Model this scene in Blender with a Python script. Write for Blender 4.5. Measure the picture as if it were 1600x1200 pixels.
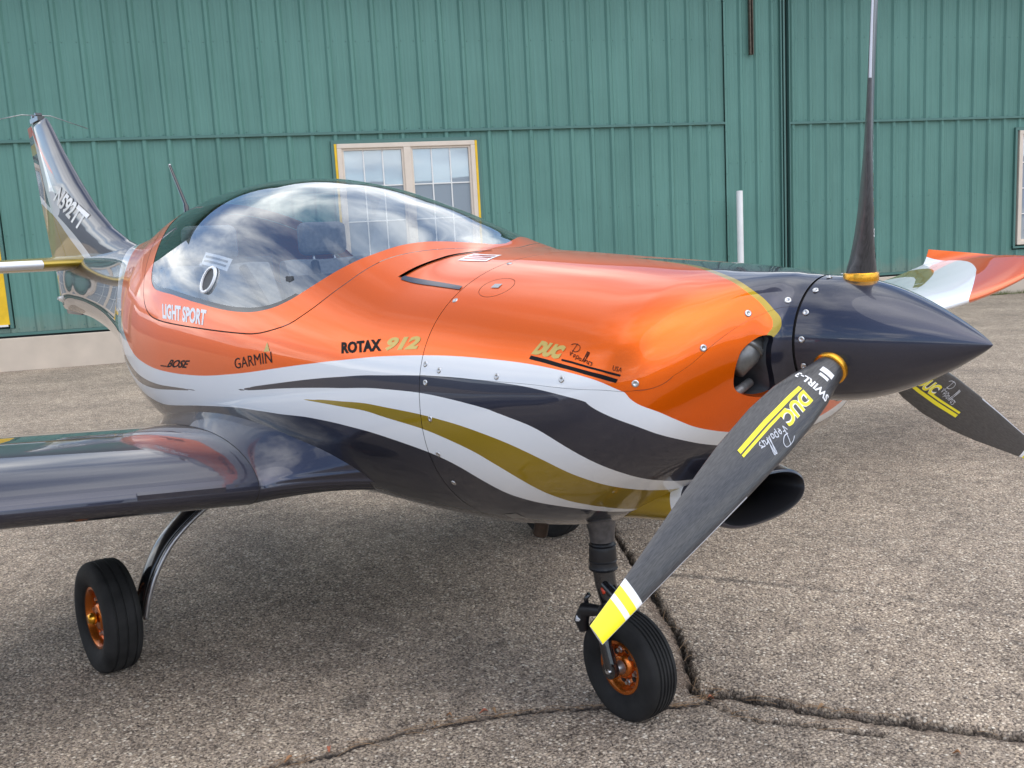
import bpy, math, random
import numpy as np
from mathutils import Vector, Matrix
random.seed(7); rng=np.random.default_rng(7)
for o in list(bpy.data.objects): bpy.data.objects.remove(o)
SC=bpy.context.scene
COL=SC.collection
# ------------------------------------------------------------------ camera, sky, sun, exposure
cd=bpy.data.cameras.new('camera'); cam=bpy.data.objects.new('camera',cd); COL.objects.link(cam)
cd.sensor_width=36; cd.lens=1465/1600*36; cd.clip_start=.05; cd.clip_end=30000
_r=Vector((.64144111,.7652616,-.05411093)); _u=Vector((-.08042917,.13722449,.98726926)); _f=Vector((-.76294459,.62892299,-.14957078))
cam.matrix_world=Matrix(((_r.x,_u.x,-_f.x,1.68158),(_r.y,_u.y,-_f.y,-1.75502),(_r.z,_u.z,-_f.z,1.3),(0,0,0,1)))
SC.camera=cam
SUN_AZ=math.radians(-8); SUN_EL=math.radians(56)
W=bpy.data.worlds.new('World'); SC.world=W; W.use_nodes=True
def build_world():
    nt=W.node_tree; nt.nodes.clear(); N=nt.nodes.new; L=nt.links.new
    out=N('ShaderNodeOutputWorld'); bg=N('ShaderNodeBackground'); bg.inputs['Strength'].default_value=.125
    sky=N('ShaderNodeTexSky'); sky.sky_type='NISHITA'; sky.sun_disc=False
    sky.sun_elevation=SUN_EL; sky.sun_rotation=math.pi/2-SUN_AZ; sky.altitude=1400; sky.dust_density=1.8; sky.ozone_density=2.0
    tc=N('ShaderNodeTexCoord'); sep=N('ShaderNodeSeparateXYZ'); L(tc.outputs['Generated'],sep.inputs[0])
    add=N('ShaderNodeMath'); add.operation='ADD'; add.inputs[1].default_value=.16; L(sep.outputs['Z'],add.inputs[0])
    mx=N('ShaderNodeMath'); mx.operation='MAXIMUM'; mx.inputs[1].default_value=.05; L(add.outputs[0],mx.inputs[0])
    dx=N('ShaderNodeMath'); dx.operation='DIVIDE'; L(sep.outputs['X'],dx.inputs[0]); L(mx.outputs[0],dx.inputs[1])
    dy=N('ShaderNodeMath'); dy.operation='DIVIDE'; L(sep.outputs['Y'],dy.inputs[0]); L(mx.outputs[0],dy.inputs[1])
    cmb=N('ShaderNodeCombineXYZ'); L(dx.outputs[0],cmb.inputs[0]); L(dy.outputs[0],cmb.inputs[1]); cmb.inputs[2].default_value=14.2
    n1=N('ShaderNodeTexNoise'); n1.inputs['Scale'].default_value=.95; n1.inputs['Detail'].default_value=9; n1.inputs['Roughness'].default_value=.56; n1.inputs['Distortion'].default_value=.35
    L(cmb.outputs[0],n1.inputs['Vector'])
    cr=N('ShaderNodeValToRGB'); cr.color_ramp.elements[0].position=.44; cr.color_ramp.elements[0].color=(0,0,0,1); cr.color_ramp.elements[1].position=.60; cr.color_ramp.elements[1].color=(1,1,1,1)
    L(n1.outputs['Fac'],cr.inputs[0])
    n2=N('ShaderNodeTexNoise'); n2.inputs['Scale'].default_value=1.9; n2.inputs['Detail'].default_value=6; L(cmb.outputs[0],n2.inputs['Vector'])
    c2=N('ShaderNodeValToRGB'); c2.color_ramp.elements[0].position=.36; c2.color_ramp.elements[0].color=(3.8,4.2,4.9,1); c2.color_ramp.elements[1].position=.62; c2.color_ramp.elements[1].color=(11,11,10.8,1)
    L(n2.outputs['Fac'],c2.inputs[0])
    mix=N('ShaderNodeMixRGB'); L(cr.outputs[0],mix.inputs[0]); L(sky.outputs[0],mix.inputs[1]); L(c2.outputs[0],mix.inputs[2])
    L(mix.outputs[0],bg.inputs['Color']); L(bg.outputs[0],out.inputs[0])
build_world()
sd_=bpy.data.lights.new('sun','SUN'); sd_.energy=.95; sd_.angle=math.radians(84); sd_.color=(1,.95,.88)
sun=bpy.data.objects.new('sun',sd_); COL.objects.link(sun)
_s=Vector((math.cos(SUN_EL)*math.cos(SUN_AZ),math.cos(SUN_EL)*math.sin(SUN_AZ),math.sin(SUN_EL)))
sun.rotation_euler=_s.to_track_quat('Z','Y').to_euler(); sun.location=_s*30
SC.view_settings.view_transform='Standard'; SC.view_settings.look='None'; SC.view_settings.gamma=1; SC.view_settings.exposure=0.88
SC.view_settings.use_curve_mapping=False
SC.render.engine='CYCLES'; SC.render.resolution_x=1024; SC.render.resolution_y=768
# ------------------------------------------------------------------ materials
MATS={}
def pm(name,col,rough=.5,metal=0,coat=0,coat_rough=.03,emit=None,spec=.5):
    m=bpy.data.materials.new(name); m.use_nodes=True; b=m.node_tree.nodes['Principled BSDF']
    b.inputs['Base Color'].default_value=(*col,1); b.inputs['Roughness'].default_value=rough; b.inputs['Metallic'].default_value=metal
    b.inputs['Coat Weight'].default_value=coat; b.inputs['Coat Roughness'].default_value=coat_rough; b.inputs['Specular IOR Level'].default_value=spec
    b.inputs['Coat IOR'].default_value=1.52
    MATS[name]=m; return m
def nodes(m): return m.node_tree.nodes.new, m.node_tree.links.new, m.node_tree.nodes['Principled BSDF']
def vary(m,scale=20,amount=.2,detail=4,bump=0,bscale=None,rough_amt=0,stretch=None,bdist=.002):
    """colour variation and fine relief"""
    N,L,b=nodes(m); tc=N('ShaderNodeTexCoord'); mp=N('ShaderNodeMapping'); L(tc.outputs['Object'],mp.inputs[0])
    if stretch: mp.inputs['Scale'].default_value=stretch
    n=N('ShaderNodeTexNoise'); n.inputs['Scale'].default_value=scale; n.inputs['Detail'].default_value=detail; L(mp.outputs[0],n.inputs['Vector'])
    c=b.inputs['Base Color'].default_value[:3]
    r=N('ShaderNodeValToRGB'); r.color_ramp.elements[0].position=.25; r.color_ramp.elements[1].position=.75
    r.color_ramp.elements[0].color=(*[x*(1-amount) for x in c],1); r.color_ramp.elements[1].color=(*[min(1,x*(1+amount)) for x in c],1)
    L(n.outputs['Fac'],r.inputs[0]); L(r.outputs[0],b.inputs['Base Color'])
    if bump:
        n2=N('ShaderNodeTexNoise'); n2.inputs['Scale'].default_value=bscale or scale*3; n2.inputs['Detail'].default_value=3; L(mp.outputs[0],n2.inputs['Vector'])
        bp=N('ShaderNodeBump'); bp.inputs['Strength'].default_value=bump; bp.inputs['Distance'].default_value=bdist; L(n2.outputs['Fac'],bp.inputs['Height']); L(bp.outputs[0],b.inputs['Normal'])
    if rough_amt:
        rr=b.inputs['Roughness'].default_value; mr=N('ShaderNodeMapRange'); mr.inputs['To Min'].default_value=rr-rough_amt; mr.inputs['To Max'].default_value=rr+rough_amt
        L(n.outputs['Fac'],mr.inputs['Value']); L(mr.outputs[0],b.inputs['Roughness'])
    return m
def flake(m,amt=.25):
    """metal flake sparkle in car-type paint"""
    N,L,b=nodes(m); tc=N('ShaderNodeTexCoord'); v=N('ShaderNodeTexVoronoi'); v.inputs['Scale'].default_value=2400; L(tc.outputs['Object'],v.inputs['Vector'])
    c=b.inputs['Base Color'].default_value[:3]; r=N('ShaderNodeValToRGB')
    r.color_ramp.elements[0].color=(*[x*(1-amt) for x in c],1); r.color_ramp.elements[1].color=(*[min(1,x*(1+amt)) for x in c],1)
    s=N('ShaderNodeSeparateColor'); L(v.outputs['Color'],s.inputs[0]); L(s.outputs[0],r.inputs[0]); L(r.outputs[0],b.inputs['Base Color']); return m
flake(pm('orange_paint',(.97,.142,.0005),.36,.74,.72,.015,spec=.2),.10)
flake(pm('charcoal_paint',(.040,.043,.066),.36,.72,1,.015,spec=.2),.2)
pm('white_paint',(.76,.78,.80),.5,0,1,.015,spec=.1)
flake(pm('gold_paint',(.40,.275,.010),.38,.55,1,.015,spec=.2),.12)
pm('red_paint',(.66,.05,.012),.45,.1,1,.015,spec=.15)
pm('gap_dark',(.012,.010,.010),.8)
pm('seam_orange',(.50,.07,.004),.5); pm('seam_grey',(.30,.31,.33),.5)
pm('black_print',(.006,.006,.007),.5,0,0,spec=.15)
pm('gold_print',(.55,.40,.10),.35,.4,.3)
pm('white_print',(.85,.85,.86),.4,0,.3)
pm('yellow_print',(.92,.80,.01),.4,0,.3)
pm('silver_print',(.55,.57,.62),.4,.2,.3)
vary(pm('rubber',(.020,.0195,.019),.78,spec=.3),14,.55,8,.2,500)
pm('black_plastic',(.010,.010,.012),.42)
pm('gloss_black',(.012,.012,.014),.18,0,.6)
vary(pm('steel',(.42,.42,.43),.32,.85),40,.25)
vary(pm('bright_metal',(.17,.17,.165),.42,.6),60,.3); pm('screw_steel',(.55,.55,.55),.28,.95)
pm('orange_alloy',(.62,.16,.018),.26,.85,.4)
pm('gold_alloy',(.85,.40,.03),.24,.9,.3)
vary(pm('exhaust_brown',(.055,.036,.026),.6,.5),50,.4); vary(pm('leg_grey',(.13,.13,.14),.38,.7),50,.35)
vary(pm('engine_grey',(.22,.22,.22),.45,.4),60,.5)
vary(pm('cabin_dark',(.075,.080,.088),.75),30,.3)
vary(pm('seat_grey',(.13,.14,.155),.8),60,.25,4,.1)
pm('lens_white',(.8,.8,.8),.1,0,1)
# carbon blade
def carbon():
    m=pm('carbon_blade',(.045,.045,.050),.42,.0,.35,.16); N,L,b=nodes(m)
    tc=N('ShaderNodeTexCoord'); mp=N('ShaderNodeMapping'); mp.inputs['Rotation'].default_value=(0,0,.78); mp.inputs['Scale'].default_value=(60,700,60); L(tc.outputs['Object'],mp.inputs[0])
    n=N('ShaderNodeTexNoise'); n.inputs['Scale'].default_value=1; n.inputs['Detail'].default_value=3; L(mp.outputs[0],n.inputs['Vector'])
    r=N('ShaderNodeValToRGB'); r.color_ramp.elements[0].position=.3; r.color_ramp.elements[1].position=.72
    r.color_ramp.elements[0].color=(.018,.018,.021,1); r.color_ramp.elements[1].color=(.060,.059,.062,1); L(n.outputs['Fac'],r.inputs[0]); L(r.outputs[0],b.inputs['Base Color'])
carbon()
def glass(name,tint,f0):
    """thin clear sheet: Schlick reflection, the same from both sides"""
    m=bpy.data.materials.new(name); m.use_nodes=True; nt=m.node_tree; nt.nodes.clear(); N=nt.nodes.new; L=nt.links.new
    def ma(op,a,b=None):
        n=N('ShaderNodeMath'); n.operation=op
        for i,v in enumerate((a,b)):
            if v is None: continue
            if isinstance(v,(int,float)): n.inputs[i].default_value=v
            else: L(v,n.inputs[i])
        return n.outputs[0]
    o=N('ShaderNodeOutputMaterial'); mx=N('ShaderNodeMixShader'); ge=N('ShaderNodeNewGeometry'); dp=N('ShaderNodeVectorMath'); dp.operation='DOT_PRODUCT'; L(ge.outputs['Incoming'],dp.inputs[0]); L(ge.outputs['Normal'],dp.inputs[1])
    c=ma('ABSOLUTE',dp.outputs['Value']); fr=ma('ADD',ma('MULTIPLY',ma('POWER',ma('SUBTRACT',1.0,c),5.0),1-f0),f0)
    t=N('ShaderNodeBsdfTransparent'); t.inputs[0].default_value=(*tint,1); g=N('ShaderNodeBsdfGlossy'); g.inputs['Roughness'].default_value=.0; g.inputs['Color'].default_value=(.96,.98,1,1)
    L(fr,mx.inputs[0]); L(t.outputs[0],mx.inputs[1]); L(g.outputs[0],mx.inputs[2]); L(mx.outputs[0],o.inputs[0]); MATS[name]=m
glass('canopy_perspex',(.90,.94,.95),.27)
glass('clear_vent',(.8,.85,.85),.06)
# ------------------------------------------------------------------ object helpers
def link(o,parent=None,label=None,cat=None,group=None,kind=None):
    if o.name not in COL.objects: COL.objects.link(o)
    if parent is not None: o.parent=parent
    if label: o['label']=label
    if cat: o['category']=cat
    if group: o['group']=group
    if kind: o['kind']=kind
    return o
def empty(name,loc=(0,0,0),**k):
    o=bpy.data.objects.new(name,None); o.location=loc; o.empty_display_size=.2; return link(o,**k)
def mesh(name,v,f,mats,parent=None,smooth=True,mi=None,normals=None,**k):
    me=bpy.data.meshes.new(name); me.from_pydata([tuple(map(float,p)) for p in v],[],[tuple(int(i) for i in q) for q in f])
    if isinstance(mats,str): mats=[mats]
    for m in mats: me.materials.append(MATS[m])
    if mi is not None: me.polygons.foreach_set('material_index',np.asarray(mi,dtype=np.int32))
    me.polygons.foreach_set('use_smooth',np.full(len(me.polygons),smooth)); me.update()
    if normals is not None: me.normals_split_custom_set_from_vertices([tuple(map(float,n)) for n in normals])
    return link(bpy.data.objects.new(name,me),parent,**k)
class MB:
    """collects simple shapes into one mesh"""
    def __init__(s): s.v=[];s.f=[]
    def add(s,v,f):
        b=len(s.v); s.v+= [tuple(p) for p in v]; s.f+=[tuple(i+b for i in q) for q in f]; return s
    def box(s,a,b):
        x0,y0,z0=a;x1,y1,z1=b
        return s.add([(x0,y0,z0),(x1,y0,z0),(x1,y1,z0),(x0,y1,z0),(x0,y0,z1),(x1,y0,z1),(x1,y1,z1),(x0,y1,z1)],[(0,3,2,1),(4,5,6,7),(0,1,5,4),(1,2,6,5),(2,3,7,6),(3,0,4,7)])
    def tube(s,pts,r,n=12,cap=True,flat=None):
        pts=[Vector(p) for p in pts]; rs=r if hasattr(r,'__len__') else [r]*len(pts); rings=[]
        ref=None
        for i,p in enumerate(pts):
            t=(pts[min(i+1,len(pts)-1)]-pts[max(i-1,0)]).normalized()
            if ref is None: ref=Vector((1,0,0)) if abs(t.x)<.8 else Vector((0,1,0))
            a=(ref-t*ref.dot(t)).normalized(); b=t.cross(a); ref=a
            fx=flat if flat else 1
            rings.append([p+a*rs[i]*math.cos(2*math.pi*k/n)*fx+b*rs[i]*math.sin(2*math.pi*k/n) for k in range(n)])
        v=[q for R in rings for q in R]; f=[]
        for i in range(len(pts)-1):
            for k in range(n): f.append((i*n+k,i*n+(k+1)%n,(i+1)*n+(k+1)%n,(i+1)*n+k))
        if cap: f.append(tuple(range(n))[::-1]); f.append(tuple((len(pts)-1)*n+k for k in range(n)))
        return s.add(v,f)
    def lathe(s,prof,n=48,axis='x',closed=False):
        """prof: (axial, radius)"""
        v=[];f=[]
        for (a,r) in prof:
            for k in range(n):
                c,q=math.cos(2*math.pi*k/n)*r,math.sin(2*math.pi*k/n)*r
                v.append((a,c,q) if axis=='x' else ((c,a,q) if axis=='y' else (c,q,a)))
        m=len(prof)
        for i in range(m if closed else m-1):
            j=(i+1)%m
            for k in range(n): f.append((i*n+k,i*n+(k+1)%n,j*n+(k+1)%n,j*n+k))
        return s.add(v,f)
    def disc(s,c,r,n=24,axis='x'):
        v=[]
        for k in range(n):
            a,b=math.cos(2*math.pi*k/n)*r,math.sin(2*math.pi*k/n)*r
            v.append((c[0],c[1]+a,c[2]+b) if axis=='x' else ((c[0]+a,c[1],c[2]+b) if axis=='y' else (c[0]+a,c[1]+b,c[2])))
        return s.add(v,[tuple(range(n))])
    def build(s,name,mats,parent=None,smooth=True,**k): return mesh(name,s.v,s.f,mats,parent,smooth,**k)
def autosmooth(o,deg=35):
    me=o.data; import bmesh
    bm=bmesh.new(); bm.from_mesh(me); bmesh.ops.recalc_face_normals(bm,faces=bm.faces)
    for e in bm.edges:
        e.smooth = not (len(e.link_faces)==2 and e.calc_face_angle(0)>math.radians(deg))
    bm.to_mesh(me); bm.free(); return o
def bevel(o,w,seg=2):
    m=o.modifiers.new('bevel','BEVEL'); m.width=w; m.segments=seg; m.limit_method='ANGLE'; m.angle_limit=math.radians(40); return o
def catmull(P,n=8,closed=False):
    P=np.asarray(P,float); out=[]; m=len(P)
    for i in range(m if closed else m-1):
        p0=P[(i-1)%m] if closed else P[max(i-1,0)]; p1=P[i]; p2=P[(i+1)%m]; p3=P[(i+2)%m] if closed else P[min(i+2,m-1)]
        for t in np.arange(n)/n:
            out.append(.5*((2*p1)+(-p0+p2)*t+(2*p0-5*p1+4*p2-p3)*t*t+(-p0+3*p1-3*p2+p3)*t**3))
    if not closed: out.append(P[-1])
    return np.array(out)
def sdf_poly(poly,sc=(1,1)):
    """signed distance, positive inside"""
    A=np.asarray(poly,float)*sc; B=np.roll(A,-1,0)
    def f(uv):
        p=np.asarray(uv)*sc; d=np.full(len(p),1e9); ins=np.zeros(len(p),bool)
        for a,b in zip(A,B):
            ab=b-a; L2=ab@ab
            if L2<1e-14: continue
            t=np.clip(((p-a)@ab)/L2,0,1); q=p-a-t[:,None]*ab; d=np.minimum(d,(q*q).sum(1))
            if a[1]!=b[1]:
                c=((a[1]>p[:,1])!=(b[1]>p[:,1])); xi=a[0]+(p[:,1]-a[1])*(b[0]-a[0])/(b[1]-a[1]); ins^=c&(p[:,0]<xi)
        d=np.sqrt(d); return np.where(ins,d,-d)
    return f
class Sheet:
    """parametric surface that can be cut exactly along curves drawn in its parameter space"""
    def __init__(s,us,ts,ev):
        s.ev=ev; nu,nt=len(us),len(ts); U,T=np.meshgrid(us,ts,indexing='ij'); s.uv=[tuple(p) for p in np.stack([U.ravel(),T.ravel()],1)]
        s.f=[(i*nt+j,(i+1)*nt+j,(i+1)*nt+j+1,i*nt+j+1) for i in range(nu-1) for j in range(nt-1)]; s.b=[0]*len(s.f)
    def cut(s,field,bit,only=None):
        val=field(np.array(s.uv)); val=np.where(np.abs(val)<1e-7,1e-7,val).tolist(); B=1<<bit; nf=[];nb=[]; cache={}
        for f,b in zip(s.f,s.b):
            sg=[val[i]>0 for i in f]
            if all(sg): nf.append(f); nb.append(b|B); continue
            if not any(sg): nf.append(f); nb.append(b); continue
            pos=[];neg=[]
            for k in range(len(f)):
                i,j=f[k],f[(k+1)%len(f)]
                (pos if val[i]>0 else neg).append(i)
                if (val[i]>0)!=(val[j]>0):
                    key=(min(i,j),max(i,j)); c=cache.get(key)
                    if c is None:
                        t=val[i]/(val[i]-val[j]); a,q=s.uv[i],s.uv[j]; c=len(s.uv); s.uv.append((a[0]+(q[0]-a[0])*t,a[1]+(q[1]-a[1])*t)); cache[key]=c; 
                    pos.append(c);neg.append(c)
            if len(pos)>2: nf.append(tuple(pos)); nb.append(b|B)
            if len(neg)>2: nf.append(tuple(neg)); nb.append(b)
        s.f,s.b=nf,nb
    def normals(s,uv,flip=1):
        h=2e-3; U,T=uv[:,0],uv[:,1]
        du=s.ev(U+h,T)-s.ev(U-h,T); dt=s.ev(U,T+h)-s.ev(U,T-h); n=np.cross(du,dt)*flip; return n/(np.linalg.norm(n,axis=1,keepdims=True)+1e-12)
    def part(s,name,sel,matf,mats,parent,flip=1,offset=0,**k):
        ids=[i for i,b in enumerate(s.b) if sel(b)]; used={}; faces=[];mi=[]; idx={m:q for q,m in enumerate(mats)}
        for i in ids:
            faces.append([used.setdefault(q,len(used)) for q in (s.f[i] if flip>0 else s.f[i][::-1])]); mi.append(idx[matf(s.b[i])])
        uv=np.array([s.uv[q] for q in used]); P=s.ev(uv[:,0],uv[:,1]); n=s.normals(uv,flip)
        P=P+n*offset
        return mesh(name,P,faces,mats,parent,True,mi,n,**k)
def text2d(txt,bold=0.0,shear=0.0,xs=1.0):
    """built-in font outlines, scaled to the unit square; returns verts (n,2), faces, width/height"""
    c=bpy.data.curves.new('t','FONT'); c.body=txt; c.offset=bold; c.shear=shear; c.size=1; c.resolution_u=3; c.fill_mode='FRONT'
    o=bpy.data.objects.new('t',c); COL.objects.link(o); bpy.context.view_layer.update()
    me=bpy.data.meshes.new_from_object(o.evaluated_get(bpy.context.evaluated_depsgraph_get())); v=np.array([p.co[:2] for p in me.vertices]); f=[tuple(p.vertices) for p in me.polygons]
    bpy.data.objects.remove(o); bpy.data.meshes.remove(me); bpy.data.curves.remove(c)
    lo,hi=v.min(0),v.max(0); return (v-lo)/(hi-lo),f,(hi-lo)[0]/(hi-lo)[1]
# ------------------------------------------------------------------ setting: apron, cracks, hills
def polyd(P,poly):
    """distance to an open polyline and arc length of the nearest point"""
    d=np.full(len(P),1e9); s=np.zeros(len(P)); acc=0
    for a,b in zip(poly[:-1],poly[1:]):
        ab=b-a; L2=ab@ab; t=np.clip(((P-a)@ab)/L2,0,1); q=np.hypot(*(P-a-t[:,None]*ab).T); m=q<d; d[m]=q[m]; s[m]=acc+t[m]*math.sqrt(L2); acc+=math.sqrt(L2)
    return d,s
def side_of(P,poly):
    """+1 left of the polyline, -1 right of it"""
    d=np.full(len(P),1e9); sd=np.zeros(len(P))
    for a,b in zip(poly[:-1],poly[1:]):
        ab=b-a; t=np.clip(((P-a)@ab)/(ab@ab),0,1); v=P-a-t[:,None]*ab; q=np.hypot(*v.T); m=q<d; d[m]=q[m]; sd[m]=np.sign(ab[0]*v[m,1]-ab[1]*v[m,0])
    return sd
def wiggle(pts,amp,n=10,seed=1):
    g=np.random.default_rng(seed); P=catmull(pts,n); k=g.normal(0,1,(len(P),2)); k=.5*k+.5*np.roll(k,1,0); return P+k*amp
CRACK_A=wiggle([(-1.6,1.42),(-1.255,1.188),(-.882,.935),(-.561,.715),(-.361,.567),(-.255,.492),(-.144,.391),(-.05,.299),(.016,.238),(.095,.271),(.223,.322),(.331,.361),(.485,.448),(.619,.523),(.718,.576),(.95,.70)],.006,9,3)
CRACK_B=wiggle([(-.50,-.98),(-.479,-.835),(-.424,-.717),(-.387,-.522),(-.328,-.393),(-.242,-.235),(-.14,-.086),(.034,.093),(.085,.198),(.055,.255)],.004,9,5)
CRACK_C=wiggle([(.10,.20),(.14,.196),(.192,.196),(.253,.205),(.317,.256),(.416,.311),(.52,.37)],.003,8,8)
MARK=catmull([(-.70,.83),(-.576,.911),(-.299,1.051),(-.037,1.177),(.198,1.269),(.481,1.342),(.9,1.40)],6)
def asphalt():
    m=pm('asphalt',(.17,.14,.12),.88); N,L,b=nodes(m); tc=N('ShaderNodeTexCoord')
    def vor(scale):
        v=N('ShaderNodeTexVoronoi'); v.inputs['Scale'].default_value=scale; v.inputs['Randomness'].default_value=1; L(tc.outputs['Object'],v.inputs['Vector']); return v
    wn=N('ShaderNodeTexNoise'); wn.inputs['Scale'].default_value=60; wn.inputs['Detail'].default_value=2; L(tc.outputs['Object'],wn.inputs['Vector'])
    v1=vor(98); v2=vor(250)
    s1=N('ShaderNodeSeparateColor'); L(v1.outputs['Color'],s1.inputs[0]); s2=N('ShaderNodeSeparateColor'); L(v2.outputs['Color'],s2.inputs[0])
    r1=N('ShaderNodeValToRGB'); e=r1.color_ramp.elements; e[0].position=0; e[0].color=(.090,.068,.055,1); e[1].position=1; e[1].color=(.95,.87,.755,1)
    for p,c in ((.22,(.27,.213,.162)),(.45,(.45,.364,.283)),(.68,(.62,.51,.40)),(.86,(.80,.68,.54))):
        q=e.new(p); q.color=(*c,1)
    L(s1.outputs[0],r1.inputs[0])
    r2=N('ShaderNodeValToRGB'); e=r2.color_ramp.elements; e[0].color=(.075,.062,.054,1); e[1].color=(.66,.545,.44,1); L(s2.outputs[0],r2.inputs[0])
    # joints between stones are dark binder
    gp=N('ShaderNodeValToRGB'); e=gp.color_ramp.elements; e[0].position=.30; e[0].color=(1,1,1,1); e[1].position=.62; e[1].color=(0,0,0,1)
    L(v1.outputs['Distance'],gp.inputs[0])
    mx=N('ShaderNodeMixRGB'); L(gp.outputs[0],mx.inputs[0]); L(r2.outputs[0],mx.inputs[1]); L(r1.outputs[0],mx.inputs[2])
    # broad patches of wear
    n1=N('ShaderNodeTexNoise'); n1.inputs['Scale'].default_value=1.3; n1.inputs['Detail'].default_value=7; n1.inputs['Roughness'].default_value=.62; L(tc.outputs['Object'],n1.inputs['Vector'])
    p1=N('ShaderNodeValToRGB'); e=p1.color_ramp.elements; e[0].position=.3; e[0].color=(.64,.63,.605,1); e[1].position=.7; e[1].color=(1.08,1.05,.99,1); L(n1.outputs['Fac'],p1.inputs[0])
    mu=N('ShaderNodeMixRGB'); mu.blend_type='MULTIPLY'; mu.inputs[0].default_value=1; L(mx.outputs[0],mu.inputs[1]); L(p1.outputs[0],mu.inputs[2])
    n3=N('ShaderNodeTexNoise'); n3.inputs['Scale'].default_value=11; n3.inputs['Detail'].default_value=5; L(tc.outputs['Object'],n3.inputs['Vector'])
    p3=N('ShaderNodeValToRGB'); e=p3.color_ramp.elements; e[0].position=.32; e[0].color=(.80,.79,.79,1); e[1].position=.68; e[1].color=(1.12,1.11,1.10,1); L(n3.outputs['Fac'],p3.inputs[0])
    mu2=N('ShaderNodeMixRGB'); mu2.blend_type='MULTIPLY'; mu2.inputs[0].default_value=1; L(mu.outputs[0],mu2.inputs[1]); L(p3.outputs[0],mu2.inputs[2])
    at=N('ShaderNodeAttribute'); at.attribute_name='stain'; ma=N('ShaderNodeMixRGB'); ma.blend_type='MULTIPLY'; L(at.outputs['Fac'],ma.inputs[0]); L(mu2.outputs[0],ma.inputs[1]); ma.inputs[2].default_value=(.30,.31,.34,1)
    at2=N('ShaderNodeAttribute'); at2.attribute_name='crack_dark'; mb=N('ShaderNodeMixRGB'); L(at2.outputs['Fac'],mb.inputs[0]); at3=N('ShaderNodeAttribute'); at3.attribute_name='soil'; mc=N('ShaderNodeMixRGB'); L(at3.outputs['Fac'],mc.inputs[0]); L(ma.outputs[0],mc.inputs[1]); mc.inputs[2].default_value=(.15,.10,.068,1); L(mc.outputs[0],mb.inputs[1]); mb.inputs[2].default_value=(.020,.016,.014,1)  # near-black tone inside the cracks, brown soil beside them
    L(mb.outputs[0],b.inputs['Base Color'])
    mh=N('ShaderNodeMath'); mh.operation='ADD'; L(gp.outputs[0],mh.inputs[0]); sc=N('ShaderNodeMath'); sc.operation='MULTIPLY'; sc.inputs[1].default_value=.6; L(s1.outputs[1],sc.inputs[0]); L(sc.outputs[0],mh.inputs[1])
    bp=N('ShaderNodeBump'); bp.inputs['Strength'].default_value=.9; bp.inputs['Distance'].default_value=.0035; L(mh.outputs[0],bp.inputs['Height']); L(bp.outputs[0],b.inputs['Normal'])
asphalt()
def grow(lo,hi,step,far):
    a=list(np.arange(lo,hi+1e-6,step)); d=step
    while a[-1]<far: d*=1.28; a.append(a[-1]+d)
    d=step; pre=[lo]
    while pre[-1]>-far: d*=1.28; pre.append(pre[-1]-d)
    return np.array(pre[1:][::-1]+a)
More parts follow.
